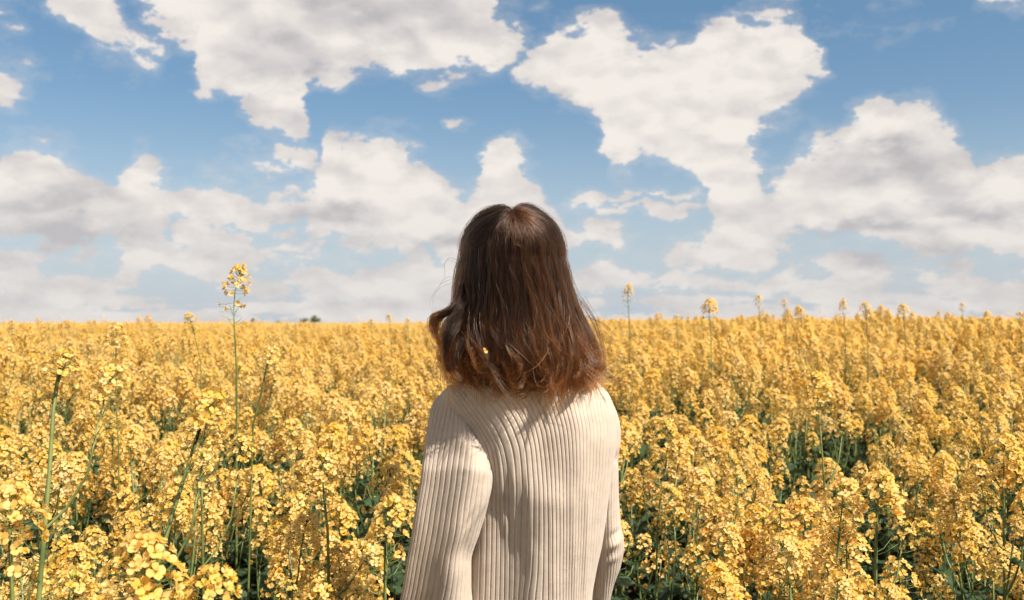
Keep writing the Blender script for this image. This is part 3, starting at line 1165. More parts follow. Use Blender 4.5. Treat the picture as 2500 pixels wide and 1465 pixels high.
def vtx(p, r, link=None):
    bm_v.append(Vector(p))
    rad.append(r if hasattr(r, '__len__') else (r, r))
    if link is not None:
        bm_e.append((link, len(bm_v) - 1))
    return len(bm_v) - 1


pel = vtx((.055, 2.11, .70), (.125, .085))
wst = vtx((.045, 2.11, .93), (.105, .075), pel)
chs = vtx((.040, 2.10, 1.21), (.115, .080), wst)
up = vtx((.040, 2.095, 1.30), (.085, .060), chs)
nk = vtx((.036, 2.085, 1.365), (.046, .046), up)
nk2 = vtx((.022, 2.085, 1.425), (.044, .046), nk)
hd1 = vtx((.006, 2.095, 1.475), (.058, .066), nk2)
hd2 = vtx((.004, 2.085, 1.54), (.068, .082), hd1)
hd3 = vtx((.004, 2.08, 1.595), (.062, .076), hd2)
hd4 = vtx((.004, 2.08, 1.632), (.030, .040), hd3)
nose = vtx((.012, 2.172, 1.528), .010, hd2)
nos2 = vtx((.014, 2.186, 1.515), .008, nose)
chin = vtx((.010, 2.150, 1.462), .022, hd1)


def arm(side, sh, elb, wri, r0, hand_dir, palm_up):
    a = vtx(sh, r0, up)
    b2 = vtx(Vector(sh).lerp(Vector(elb), .5), r0 * .88, a)
    e = vtx(elb, r0 * .72, b2)
    f = vtx(Vector(elb).lerp(Vector(wri), .4), r0 * .72, e)
    w = vtx(wri, (.024, .018), f)
    hd = Vector(hand_dir).normalized()
    acr = hd.cross(Vector(palm_up)).normalized() * side
    pm = vtx(Vector(wri) + hd * .040, (.033, .015), w)
    kn = vtx(Vector(wri) + hd * .075, (.036, .013), pm)
    dn = Vector(palm_up) * -1
    for j, (o_, ln) in enumerate(((-.027, .062), (-.009, .072), (.009, .067), (.026, .052))):
        b0 = vtx(Vector(wri) + hd * .086 + acr * o_, .0088, kn)
        b1 = vtx(bm_v[b0] + hd * ln * .42 + dn * .006, .0080, b0)
        b3 = vtx(bm_v[b1] + hd * ln * .30 + dn * .016, .0073, b1)
        vtx(bm_v[b3] + hd * ln * .16 + dn * .018, .0064, b3)
    t0 = vtx(Vector(wri) + hd * .030 - acr * .036, .0115, pm)
    t1 = vtx(bm_v[t0] + hd * .026 - acr * .018 + dn * .006, .0100, t0)
    vtx(bm_v[t1] + hd * .024 - acr * .004 + dn * .010, .0082, t1)


arm(1, tuple(at(1120, 1015, 2.075)), tuple(el_l + Vector((0, 0, .02))), tuple(wr_l + Vector((.01, .01, 0))), .040, (.55, .55, .10), (0, 0, 1))
arm(-1, tuple(at(1462, 1010, 2.13)), tuple(el_r + Vector((0, 0, .02))), tuple(wr_r + Vector((-.005, .01, 0))), .038, (-.45, .60, .05), (0, 0, 1))
for sx in (-1, 1):
    hp = vtx((.055 + sx * .085, 2.11, .60), (.092, .090), pel)
    th_ = vtx((.055 + sx * .092, 2.11, .36), (.082, .082), hp)
    kne = vtx((.055 + sx * .090, 2.10, .12), (.058, .058), th_)
    clf = vtx((.055 + sx * .090, 2.12, -.04), (.056, .056), kne)
    ank = vtx((.055 + sx * .090, 2.12, -.285), (.036, .036), clf)
    hee = vtx((.055 + sx * .092, 2.12, -.330), (.036, .036), ank)
    vtx((.055 + sx * .105, 2.25, -.345), (.038, .021), hee)
bme = bpy.data.meshes.new('body')
bme.from_pydata([v - PB for v in bm_v], bm_e, [])
body = new_obj('body', bme, person)
bme.materials.append(SKIN)
sk = body.modifiers.new('skin', 'SKIN')
for i, sv in enumerate(bme.skin_vertices[0].data if bme.skin_vertices else []):
    sv.radius = rad[i]
if not bme.skin_vertices:
    bpy.context.view_layer.objects.active = body
    bpy.context.view_layer.update()
    bm_ = bmesh = __import__('bmesh').new()
    bm_.from_mesh(bme)
    lay = bm_.verts.layers.skin.verify()
    bm_.verts.ensure_lookup_table()
    for i, v in enumerate(bm_.verts):
        v[lay].radius = rad[i]
        v[lay].use_root = (i == 0)
    bm_.to_mesh(bme)
    bm_.free()
sk.use_smooth_shade = True
ss = body.modifiers.new('sub', 'SUBSURF')
ss.levels = ss.render_levels = 2

m_eye, T, b, out = material('eye_white', (0.8, 0.78, 0.75), 0.2, 0.5)
m_iris, T, b, out = material('iris', (0.08, 0.04, 0.02), 0.2, 0.5)
m_lip, T, b, out = material('lip', (0.55, 0.20, 0.17), 0.4, 0.4)


def ball(center, r, mat_i=0, mb=None, seg=12, sc=(1, 1, 1)):
    vs, fs = [], []
    for i in range(seg // 2 + 1):
        p = math.pi * i / (seg // 2)
        for j in range(seg):
            q = 2 * math.pi * j / seg
            vs.append((center[0] + r * sc[0] * math.sin(p) * math.cos(q), center[1] + r * sc[1] * math.sin(p) * math.sin(q), center[2] + r * sc[2] * math.cos(p)))
    for i in range(seg // 2):
        for j in range(seg):
            fs.append((i * seg + j, (i + 1) * seg + j, (i + 1) * seg + (j + 1) % seg, i * seg + (j + 1) % seg))
    mb.add(vs, fs, mat_i)


for sx in (-1, 1):
    e = MB()
    ball((.008 + sx * .031, 2.144, 1.545), .0125, 0, e, sc=(1, 1, .62))
    ball((.009 + sx * .031, 2.1495, 1.545), .0055, 1, e, sc=(1, .8, 1))
    part('eye', e.mesh('eye', [m_eye, m_iris]))
e = MB()
ball((.011, 2.163, 1.487), .020, 0, e, sc=(1, .42, .34))
part('lips', e.mesh('lips', [m_lip]))
for sx in (-1, 1):
    e = MB()
    ball((.005 + sx * .073, 2.085, 1.53), .030, 0, e, sc=(.28, .6, 1))
    part('ear', e.mesh('ear', [SKIN]))

# ---- trousers and boots, hidden in the crop from here
DENIM, T, b, out = material('blue_denim', (0.05, 0.075, 0.13), 0.85, 0.2)
geo = T.n('ShaderNodeNewGeometry')
T.t.links.new(T.mix(T.step(T.noise(geo.outputs['Position'], 160.0, 3, .6), .3, .7), (0.04, 0.06, 0.11, 1), (0.075, 0.105, 0.165, 1)), b.inputs['Base Color'])
LEATHER, T, b, out = material('brown_leather', (0.07, 0.04, 0.025), 0.5, 0.4)


def ring_loft(secs, k=28):
    """secs: (centre, rx, ry)"""
    vs, fs = [], []
    for c, rx, ry in secs:
        for j in range(k):
            q = 2 * math.pi * j / k
            vs.append((c[0] + rx * math.cos(q), c[1] + ry * math.sin(q), c[2]))
    for i in range(len(secs) - 1):
        for j in range(k):
            fs.append((i * k + j, i * k + (j + 1) % k, (i + 1) * k + (j + 1) % k, (i + 1) * k + j))
    return vs, fs


tr_mb = MB()
vs, fs = ring_loft([((.052, 2.11, .80), .150, .104), ((.055, 2.11, .72), .162, .118), ((.055, 2.11, .64), .176, .124), ((.055, 2.11, .56), .172, .112)])
tr_mb.add(vs, fs)
for sx in (-1, 1):
    vs, fs = ring_loft([((.055 + sx * .082, 2.11, .62), .096, .108), ((.055 + sx * .090, 2.11, .46), .094, .102), ((.055 + sx * .090, 2.105, .26), .080, .084), ((.055 + sx * .090, 2.10, .12), .070, .072),
                        ((.055 + sx * .090, 2.115, -.04), .067, .069), ((.055 + sx * .090, 2.12, -.20), .058, .060), ((.055 + sx * .090, 2.12, -.27), .058, .062)])
    tr_mb.add(vs, fs)
part('trousers', tr_mb.mesh('trousers', [DENIM]))
for sx in (-1, 1):
    bt = MB()
    cx_ = .055 + sx * .092
    z0 = PB.z
    vs, fs = ring_loft([((cx_, 2.12, z0 + .16), .048, .056), ((cx_, 2.12, z0 + .10), .047, .056), ((cx_ + sx * .004, 2.15, z0 + .06), .050, .095), ((cx_ + sx * .006, 2.17, z0 + .03), .052, .132), ((cx_ + sx * .006, 2.17, z0), .053, .136)])
    bt.add(vs, fs)
    part('boot', bt.mesh('boot', [LEATHER]))

# ------------------------------------------------------------------ hair
HAIR = bpy.data.materials.new('brown_hair')
HAIR.use_nodes = True
T = NT(HAIR.node_tree)
out = T.n('ShaderNodeOutputMaterial')
hb = T.n('ShaderNodeBsdfHairPrincipled', parametrization='COLOR')
hb.inputs['Roughness'].default_value = 0.20
hb.inputs['Radial Roughness'].default_value = 0.40
hb.inputs['IOR'].default_value = 1.33
hi = T.n('ShaderNodeHairInfo')
geo = T.n('ShaderNodeNewGeometry')
at1 = T.n('ShaderNodeAttribute', attribute_name='tone')
tone = at1.outputs['Fac']  # random lock colour plus painted highlights on the right and crown
tip = T.step(hi.outputs['Intercept'], .45, 1.0)
hc_ = T.mix(T.math('ADD', T.math('MULTIPLY', tip, 0.30), T.math('MULTIPLY', tone, T.math('MULTIPLY_ADD', tip, 0.6, 0.22)), clamp=True), (0.0045, 0.0020, 0.0010, 1), (0.20, 0.064, 0.017, 1))
hc_ = T.mix(T.math('MULTIPLY', T.math('POWER', hi.outputs['Random'], 4.0), 0.5), hc_, (0.16, 0.075, 0.035, 1))
T.t.links.new(hc_, hb.inputs['Color'])
T.t.links.new(hb.outputs[0], out.inputs[0])

# envelope of the hair, photo px: row, left, right, half depth (m)
HY = [620, 660, 700, 745, 765, 785, 810, 840, 870, 900, 925, 945]
HL = [1127, 1118, 1114, 1113, 1106, 1094, 1086, 1084, 1090, 1100, 1130, 1180]
HR = [1372, 1385, 1396, 1409, 1416, 1425, 1435, 1446, 1454, 1452, 1440, 1420]
HD = [.100, .102, .104, .106, .108, .110, .112, .114, .115, .112, .100, .085]
HX0, HW0, HH0 = 1251.0, 124.5, 122.0
HCY = 2.075
hr = np.random.default_rng(77)


def envelope(phi, lam, py):
    """hair surface point: phi = bearing (0 right, -pi/2 towards the camera), lam = layer, py = photo row; above row 620 a dome"""
    l, r_, dd = smooth_interp(py, HY, HL), smooth_interp(py, HY, HR), smooth_interp(py, HY, HD)
    cx = (l + r_) / 2
    w = (r_ - l) / 2
    X = cx + w * lam * np.cos(phi)
    P = px_to_world(X, py, HCY + 0 * X)
    P[..., 1] = HCY + dd * lam * np.sin(phi)
    return P


def dome(phi, lam, th_):
    """th_: 0 at the crown whorl .. pi/2 at row 620; the whorl sits towards the back of the head"""
    tilt = math.radians(-33) * (np.cos(th_)) ** 1.3
    x = np.sin(th_) * np.cos(phi)
    y = np.sin(th_) * np.sin(phi)
    z = np.cos(th_)
    y2 = y * np.cos(tilt) + z * np.sin(tilt)
    z2 = -y * np.sin(tilt) + z * np.cos(tilt)
    # a small dip along the parting
    dip = 1 - 0.03 * np.exp(-((x * HW0 + 4) / 13.0) ** 2) * (z2 > .3)
    X = HX0 + (HW0 * lam) * x
    Yp = 620 - HH0 * lam * z2 * dip
    P = px_to_world(X, Yp, HCY + 0 * X)
    P[..., 1] = HCY + .100 * lam * y2
    return P


def strands(n, cl, spread, lam_lo, lam_hi, phi_rng, npt=34, fly=False, r0=.00046, curl=1.0):
    """n strands in cl clumps; returns positions (n, npt, 3), radii (n, npt), tone (n)"""
    cphi = hr.uniform(*phi_rng, cl)
    clam = lam_lo + (lam_hi - lam_lo) * hr.random(cl) ** .7
    cend = hr.uniform(-1, 1, cl)
    cfa, cfb = hr.uniform(0, 6.28, cl), hr.uniform(0, 6.28, cl)
    cfq = hr.uniform(.7, 1.5, cl)
    camp = hr.uniform(.4, 1.3, cl)
    ccurl = hr.normal(2.3, 1.2, cl)
    ctone = np.clip(hr.random(cl) ** 3 * .9 + .60 * hr.random(cl) * (np.cos(cphi) > .0), 0, 1)  # right-hand clumps lightened: sun highlights painted into the hair colour
    caxis = hr.normal(0, 1.0, cl)
    cid = hr.integers(0, cl, n)
    u1, u2, u3 = hr.normal(0, 1, n), hr.normal(0, 1, n), hr.random(n)
    t = np.linspace(0, 1, npt)[None]
    conv = 1 - .72 * stepf(t, .2, .9)                       # strands of a lock draw together
    phi = cphi[cid][:, None] + spread * u1[:, None] * conv
    lam = clam[cid][:, None] + .013 * u2[:, None] * (1 - .3 * t)
    # parametrise: dome share of the length, then fall
    a = .40
    th_ = np.clip(t / a, 0, 1) * (math.pi / 2)
    th_ = th_ * (1 - .0) + .06 * (1 - np.clip(t / a, 0, 1)) * (.3 + u3[:, None])
    yend = 878 + 22 * np.sin(-phi[:, -1]) + 12 * np.cos(phi[:, -1]) + 24 * cend[cid] + hr.normal(0, 6, n) - 40 * hr.random(n) ** 3
    fall = np.clip((t - a) / (1 - a), 0, 1)
    py = 620 + (yend[:, None] - 620) * fall
    Pd = dome(phi, lam, th_)
    Pe = envelope(phi, lam, py)
    P = np.where((t < a)[..., None], Pd, Pe)
    # waves
    amp = (.0035 + .027 * stepf(t, .42, 1.0)) * stepf(t, .15, .6) * camp[cid][:, None]
    tang = np.stack([-np.sin(phi), np.cos(phi), 0 * phi], -1)
    radl = np.stack([np.cos(phi), np.sin(phi), 0 * phi], -1)
    ph = cfq[cid][:, None] * 7.5 * t
    P = P + tang * (amp * np.sin(ph + cfa[cid][:, None]))[..., None] + radl * (amp * .55 * np.sin(ph * .9 + cfb[cid][:, None]) - amp * .3)[..., None]
    # stray wobble of every single hair
    wob = .0011 if not fly else .006
    P = P + tang * (wob * u2[:, None] * np.sin(t * 9 + u1[:, None] * 3))[..., None] + radl * (wob * np.cos(t * 11 + u2[:, None] * 5) * u3[:, None])[..., None]
    # curled ends: carry on from the end of the fall, turning
    nc_ = 16
    Lc = (.038 + .048 * hr.random(cl))[cid] * (1 + .05 * u2)
    d = P[:, -1] - P[:, -3]
    d /= np.linalg.norm(d, axis=1)[:, None]
    ax = tang[:, -1] * np.cos(caxis[cid])[:, None] + radl[:, -1] * np.sin(caxis[cid])[:, None]
    tot = ccurl[cid] * curl * (1 + .05 * u1)
    Pc = [P[:, -1]]
    for i in range(nc_):
        an = (tot / nc_)[:, None] * (1 + .8 * i / nc_)
        d = d * np.cos(an) + np.cross(ax, d) * np.sin(an) + ax * (np.sum(ax * d, 1)[:, None]) * (1 - np.cos(an))
        Pc.append(Pc[-1] + d * (Lc / nc_)[:, None])
    P = np.concatenate([P, np.stack(Pc[1:], 1)], 1)
    m_ = P.shape[1]
    tt = np.linspace(0, 1, m_)[None]
    R = (r0 if not fly else .00019) * (1 - .65 * tt ** 3) * np.ones((n, 1))
    return P, R, ctone[cid]


BACK = (-math.pi - .95, .95)                                   # leaves the face open
sets = [strands(11000, 520, .020, .89, 1.0, BACK), strands(1500, 1500, .01, .95, 1.005, BACK, r0=.00070, curl=.4), strands(5000, 110, .12, .78, .90, BACK), strands(420, 420, .1, 1.0, 1.06, BACK, fly=True)]
# the lock that flicks out at the left, little hooks, the curl at the right
def flick(n, p_px, r0=.00034, jit=.0045, tone_=.15):
    """n hairs following photo points (px, py, dist)"""
    pts_ = np.array([tuple(at(*q)) for q in p_px])
    tt = np.linspace(0, 1, len(pts_))
    m_ = 50
    s_ = np.linspace(0, 1, m_)
    C_ = np.stack([smooth_interp(s_, tt, pts_[:, j]) for j in range(3)], 1)
    for _ in range(3):
        C_[1:-1] = (C_[:-2] + C_[1:-1] * 2 + C_[2:]) / 4
    o1, o2 = hr.normal(0, jit, (n, 3)), hr.normal(0, jit * .8, (n, 3))
    P = C_[None] + o1[:, None] * (1 - s_)[None, :, None] + o2[:, None] * s_[None, :, None]
    P += (.0022 * np.sin(s_[None] * 8 + hr.random(n)[:, None] * 6.28))[..., None] * hr.normal(0, 1, (n, 1, 3))
    R = r0 * (1 - .6 * s_[None] ** 2) * np.ones((n, 1))
    return P, R, np.clip(hr.normal(tone_, .1, n), 0, 1)


FL = [
    (90, [(1128, 690, 2.02), (1118, 730, 2.01), (1100, 756, 2.0), (1076, 768, 2.0), (1058, 785, 2.0), (1058, 806, 2.0), (1066, 822, 2.0)]),
    (70, [(1126, 700, 2.03), (1112, 745, 2.02), (1086, 768, 2.01), (1068, 790, 2.0), (1068, 825, 2.0), (1080, 845, 2.0)]),
    (70, [(1126, 700, 2.03), (1108, 748, 2.02), (1080, 760, 2.01), (1056, 772, 2.0), (1053, 792, 2.0), (1062, 812, 2.0)]),
    (170, [(1130, 740, 2.01), (1100, 790, 1.99), (1086, 830, 1.98), (1088, 870, 1.98), (1100, 900, 1.98), (1116, 920, 1.98), (1130, 928, 1.99)]),
    (130, [(1120, 780, 2.0), (1092, 830, 1.98), (1085, 870, 1.98), (1090, 896, 1.98), (1098, 902, 1.98)]),
    (70, [(1130, 830, 1.98), (1112, 880, 1.97), (1108, 905, 1.97), (1122, 925, 1.97)]),
    (60, [(1435, 860, 2.02), (1452, 890, 2.01), (1466, 900, 2.01), (1474, 898, 2.01), (1472, 888, 2.01), (1466, 892, 2.01)]),
    (26, [(1420, 730, 2.03), (1450, 780, 2.03), (1470, 840, 2.03), (1476, 880, 2.03), (1468, 902, 2.03)]),
    (10, [(1432, 770, 2.05), (1470, 790, 2.05), (1492, 820, 2.05), (1488, 850, 2.05), (1478, 866, 2.05)]),
    (3, [(1118, 640, 2.06), (1095, 632, 2.06), (1084, 645, 2.06), (1084, 680, 2.06)]),
    (3, [(1118, 680, 2.06), (1085, 690, 2.06), (1060, 730, 2.06), (1052, 760, 2.06)]),
]

def on_back(x_, y_, lift=0.0):
    """distance of the hair's outer surface at a photo point"""
    yy = max(620, min(930, y_))
    cx_ = (np.interp(yy, HY, HL) + np.interp(yy, HY, HR)) / 2
    wd_ = (np.interp(yy, HY, HR) - np.interp(yy, HY, HL)) / 2
    c_ = min(.96, abs((x_ - cx_) / wd_))
    return HCY - np.interp(yy, HY, HD) * math.sqrt(1 - c_ * c_) - lift


HOOKS = []
for k_ in range(16):                               # a few ringlets along the lower edge
    cx_ = hr.uniform(1120, 1440)
    cy_ = hr.uniform(880, 915) + 14 * (cx_ > 1290)
    rc_ = hr.uniform(10, 24)
    s_ = 1 if hr.random() < .5 else -1
    a0 = math.pi if s_ > 0 else 0.0
    sweep = hr.uniform(2.6, 5.0)
    q0 = [(1265 + (cx_ - s_ * rc_ - 1265) * .86 + hr.uniform(-8, 8), cy_ - hr.uniform(90, 170)), (cx_ - s_ * rc_ + hr.uniform(-8, 8), cy_ - hr.uniform(40, 70))]
    for j_ in range(7):
        a_ = a0 - s_ * sweep * j_ / 6
        q0.append((cx_ + rc_ * math.cos(a_), cy_ + rc_ * math.sin(a_)))
    HOOKS.append((int(hr.integers(12, 34)), [(x_, y_, on_back(x_, y_, (-.016, -.002, .003, .005, .006, .006, .005, .004, .003)[i_])) for i_, (x_, y_) in enumerate(q0)]))
for n_, pl in HOOKS:
    sets.append(flick(n_, pl, r0=.00030, jit=.0026, tone_=hr.uniform(.1, .8) if pl[0][0] > 1230 else .15))  # ringlets right of the left edge get lighter tones, painting the sunlit side
for k_, (n_, pl) in enumerate(FL):
    sets.append(flick(n_, pl, r0=.00036 if n_ > 30 else .00019, tone_=.12 if pl[0][0] < 1200 else .45))  # dark left locks, lighter right ones: sun side painted into the tone
# fine locks from the crown down; sunlit sheen on the right painted as lighter tone
for k_ in range(46):
    x0 = hr.uniform(1160, 1400)
    f_ = (x0 - 1252) / 124
    y0 = hr.uniform(560, 700)
    pts_ = []
    for q in np.linspace(0, 1, 6):
        yy = y0 + q * hr.uniform(150, 190) + q * 40
        wd_ = np.interp(yy, HY, (np.array(HR) - np.array(HL)) / 2) if yy > 620 else 124 * math.sqrt(max(0, 1 - ((620 - yy) / 122) ** 2))
        cx_ = np.interp(yy, HY, (np.array(HR) + np.array(HL)) / 2) if yy > 620 else 1251
        c_ = np.clip(f_ * .92, -.93, .93)
        dd_ = np.interp(yy, HY, HD) if yy > 620 else .1 * math.sqrt(max(.05, 1 - ((620 - yy) / 122) ** 2))
        pts_.append((cx_ + wd_ * c_ + 7 * math.sin(q * 5 + k_), yy, HCY - dd_ * math.sqrt(1 - c_ * c_) - .003))
    sets.append(flick(int(hr.integers(10, 30)), pts_, r0=.0003, jit=.0035, tone_=.25 + .6 * (x0 > 1280)))

# untidy short lengths around the whorl, coloured lighter to paint the crown's gloss
for k_ in range(70):
    x0, y0 = 1250 + max(-30, min(48, hr.normal(14, 22))), 520 + abs(hr.normal(0, 18))
    a_ = math.radians(90 + hr.normal(0, 35) - (x0 - 1250) * .6)
    ln = hr.uniform(25, 55)
    pts_ = []
    for q in np.linspace(0, 1, 5):
        x_, y_ = x0 + math.cos(a_) * ln * q + 4 * math.sin(q * 6 + k_), y0 + math.sin(a_) * ln * q
        rr_ = min(.98, math.hypot((x_ - HX0) / HW0, (620 - y_) / HH0))
        pts_.append((x_, y_, HCY - .1 * math.sqrt(1 - rr_ * rr_) - .002))
    sets.append(flick(int(hr.integers(6, 16)), pts_, r0=.0003, jit=.002, tone_=hr.uniform(.3, .95)))

cv = bpy.data.hair_curves.new('hair')
sizes, allp, allr, tones = [], [], [], []
for P, R, tn in sets:
    n_, m_ = P.shape[:2]
    sizes += [m_] * n_
    allp.append(P.reshape(-1, 3))
    allr.append(R.ravel())
    tones.append(tn)
cv.add_curves(sizes)
allp = np.concatenate(allp) - np.array(PB)
cv.points.foreach_set('position', allp.astype(np.float32).ravel())
ra = cv.attributes.get('radius') or cv.attributes.new('radius', 'FLOAT', 'POINT')
ra.data.foreach_set('value', np.concatenate(allr).astype(np.float32))
ta = cv.attributes.new('tone', 'FLOAT', 'CURVE')
ta.data.foreach_set('value', np.concatenate(tones).astype(np.float32))
cv.materials.append(HAIR)
hair = new_obj('hair', cv, person)

# dense under-hair so that no daylight shows through
M_UNDER, T, b, out = material('under_hair', (0.022, 0.012, 0.008), 0.7, 0.2)
ph = np.linspace(BACK[0], BACK[1], 60)
rowsU = [dome(ph, np.full(60, .86), np.full(60, q)) for q in np.linspace(0.02, math.pi / 2, 14)] + [envelope(ph, np.full(60, .84 if q < 780 else .80), np.full(60, float(q))) for q in (640, 680, 720, 760, 800, 840, 870, 885)]
U_ = np.stack(rowsU)
ii = np.arange(U_.shape[0] * 60).reshape(-1, 60)
part('under_hair', np_mesh('under_hair', U_.reshape(-1, 3), np.stack([ii[:-1, :-1], ii[1:, :-1], ii[1:, 1:], ii[:-1, 1:]], -1).reshape(-1, 4)), mats=[M_UNDER])
capU = []
phf = np.linspace(BACK[1] - .1, BACK[0] + 2 * math.pi + .1, 24)
for q in np.linspace(0.02, 1.05, 10):
    capU.append(dome(phf, np.full(24, .93), np.full(24, q)))
U_ = np.stack(capU)
ii = np.arange(U_.shape[0] * 24).reshape(-1, 24)
part('fringe', np_mesh('fringe', U_.reshape(-1, 3), np.stack([ii[:-1, :-1], ii[1:, :-1], ii[1:, 1:], ii[:-1, 1:]], -1).reshape(-1, 4)), mats=[M_UNDER])

# a loose petal caught in her hair
pm_ = MB()
petal_into(pm_, 0, 0.2, 1.2, hr)
petal_into(pm_, 1.6, 0.3, 1.0, hr)
tag(new_obj('petal', pm_.mesh('petal', CROP), loc=at(1181, 857, 1.955 * SCALE), scale=.62, rot=(1.2, .5, .4)), 'small yellow petal caught in the woman\'s brown hair', 'petal')

# ------------------------------------------------------------------ plants one can single out
rQ = np.random.default_rng(99)


def hero(pts, hv, label, hs=1.0, explode=False, branches=0, r0=.0040, hk=None, leaves=3):
    """a plant whose stem runs through photo points (px, py, dist), first at the top; it goes on down to the ground"""
    P = [at(*q) for q in pts]
    low = P[-1]
    prev = P[-2]
    dirn = (low - prev).normalized()
    foot = Vector((low.x + dirn.x * min(.12, low.z * .15), low.y + .01, 0)) if abs(dirn.z) > .2 else Vector((low.x, low.y, 0))
    P = P + [low.lerp(foot, .55), foot]
    base = foot
    root = new_obj('rapeseed_plant', None, loc=base)
    root.empty_display_size = .1
    tag(root, label, 'plant')
    L = [p - base for p in P][::-1]
    up_dir = (L[-1] - L[-2]).normalized()
    Hh = .085 * hs
    L[-1] = L[-1] - up_dir * Hh                       # the raceme stands on the stem
    mb = MB()
    k = len(L)
    mb.tube(L, np.linspace(r0, r0 * .5, k), 6, 2)
    heads = [(L[-1], up_dir, hv, hs)]
    tot = L[-1].z
    for b_ in range(branches):
        t = 1 - (.10 + .30 * (b_ + rQ.random() * .5) / max(1, branches))
        z = tot * t
        i = max(j for j in range(k - 1) if L[j].z <= z) if L[0].z <= z else 0
        f = (z - L[i].z) / max(1e-4, L[i + 1].z - L[i].z)
        p0 = L[i].lerp(L[i + 1], min(1, max(0, f)))
        ang = b_ * 2.4 + rQ.random()
        o = Vector((math.cos(ang), math.sin(ang), 0))
        rc_ = rQ.uniform(.04, .09)
        top = min(tot - .03, p0.z + rQ.uniform(.10, .20))
        p3 = Vector((p0.x, p0.y, top)) + o * rc_
        p2 = p0 + o * rc_ * .8 + Vector((0, 0, (top - p0.z) * .5))
        mb.tube([p0, p0 + o * rc_ * .4 + Vector((0, 0, (top - p0.z) * .18)), p2, p3], [.0026, .0022, .0018, .0015], 4, 2)
        heads.append((p3, p3 - p2, int(rQ.integers(0, 6)), rQ.uniform(.7, 1.0)))
    # thin bare pedicels and pods standing off the upper stem
    for b_ in range(10):
        t = 1 - .03 - .022 * b_
        z = tot * t
        i = max([j for j in range(k - 1) if L[j].z <= z] or [0])
        f = (z - L[i].z) / max(1e-4, L[i + 1].z - L[i].z)
        p0 = L[i].lerp(L[i + 1], min(1, max(0, f)))
        ang = b_ * 2.4 + rQ.random()
        o = Vector((math.cos(ang), math.sin(ang), .35))
        ln = rQ.uniform(.02, .045)
        mb.tube([p0, p0 + o * ln * .5, p0 + o * ln + Vector((0, 0, .010))], [.0007, .0009, .0005], 3, 2)
    new_obj('stem', mb.mesh('stem', CROP), root)
    for p, d, h, s in heads:
        o = new_obj('flower_head', head_mesh[h], root)
        o.matrix_basis = place_matrix(p, d, rQ.uniform(0, 6.28), s)
        if explode:
            explode_head(o, h)
    for b_ in range(leaves):
        o = new_obj('leaf', leaf_mesh[b_ % 3], root)
        o.matrix_basis = place_matrix(L[1].lerp(L[0], .2 + .2 * b_), (0, 0, 1), b_ * 2.4, rQ.uniform(.7, 1.1))
    return root


hero([(567, 676, 2.9), (572, 790, 2.9), (577, 900, 2.9), (578, 1010, 2.9)], 5, 'tallest rapeseed plant, rising alone against the sky left of the woman', 1.15, True, 0, .0042)
hero([(158, 838, 1.45), (146, 900, 1.44), (130, 1000, 1.42), (121, 1150, 1.40), (108, 1300, 1.38), (94, 1470, 1.36)], 3, 'tall rapeseed plant at far left with a long thick leaning dark green stem', 1.0, True, 2, .0044)
hero([(506, 975, 1.42), (486, 1050, 1.41), (452, 1160, 1.40), (416, 1270, 1.38), (388, 1370, 1.36)], 1, 'rapeseed plant whose thick bare stem slants down left between the woman and the left edge', .95, True, 1, .0044)
hero([(350, 1345, 1.22), (352, 1440, 1.22), (350, 1560, 1.22)], 2, 'big close rapeseed flower head with green buds at the bottom left edge of the picture', 1.15, True, 1, .0040)
hero([(18, 1225, 1.30), (24, 1320, 1.30), (30, 1465, 1.29)], 2, 'close rapeseed plant cut by the left edge of the picture, low down', 1.05, True, 1, .0040)
hero([(281, 806, 2.6), (283, 870, 2.6), (283, 960, 2.6), (290, 1100, 2.6)], 1, 'thin upright rapeseed plant between the far-left stem and the tallest plant', .85, True, 0, .0026)
hero([(663, 835, 2.3), (654, 880, 2.3), (640, 950, 2.3), (618, 1035, 2.3)], 3, 'rapeseed plant leaning right with a bare dark stem right of the tallest plant', .9, True, 0, .0032)
hero([(492, 1035, 1.95), (491, 1120, 1.95), (493, 1250, 1.95), (496, 1400, 1.95)], 1, 'rapeseed plant with a straight upright stem behind the slanting one', .9, True, 1, .0036)
hero([(460, 758, 4.3), (470, 800, 4.3), (490, 880, 4.3)], 3, 'round flower head of rapeseed just above the skyline left of the tallest plant', 1.0, False, 0, .003)
hero([(783, 1120, 1.75), (790, 1200, 1.75), (800, 1300, 1.74), (802, 1420, 1.74)], 0, 'rapeseed plant with a dark upright stem halfway between slanting stem and woman', .9, True, 2, .0036)
hero([(935, 1240, 1.5), (940, 1330, 1.5), (940, 1460, 1.5)], 1, 'rapeseed plant standing close beside the woman\'s left sleeve', .9, True, 0, .0034)
hero([(1992, 925, 2.6), (1998, 1000, 2.6), (2008, 1120, 2.6), (2020, 1290, 2.6)], 0, 'tall rapeseed plant with a long straight stem in the right half of the picture', 1.0, True, 1, .0036)
hero([(2140, 1180, 1.7), (2140, 1280, 1.7), (2137, 1465, 1.7)], 2, 'full-headed rapeseed plant with an upright stem at lower right', 1.0, True, 3, .0036)
hero([(2062, 1190, 1.8), (2050, 1290, 1.8), (2036, 1460, 1.8)], 0, 'rapeseed plant with a slightly slanting dark stem, left of the full-headed plant', 1.0, True, 2, .0036)
hero([(1640, 1040, 2.3), (1628, 1120, 2.3), (1605, 1280, 2.3)], 1, 'rapeseed plant with a leaning stem just right of the woman\'s right arm', .95, True, 1, .0034)
hero([(2452, 1080, 2.1), (2450, 1200, 2.1), (2452, 1430, 2.1)], 0, 'rapeseed plant with a dark upright stem near the right edge of the picture', 1.0, True, 2, .0036)
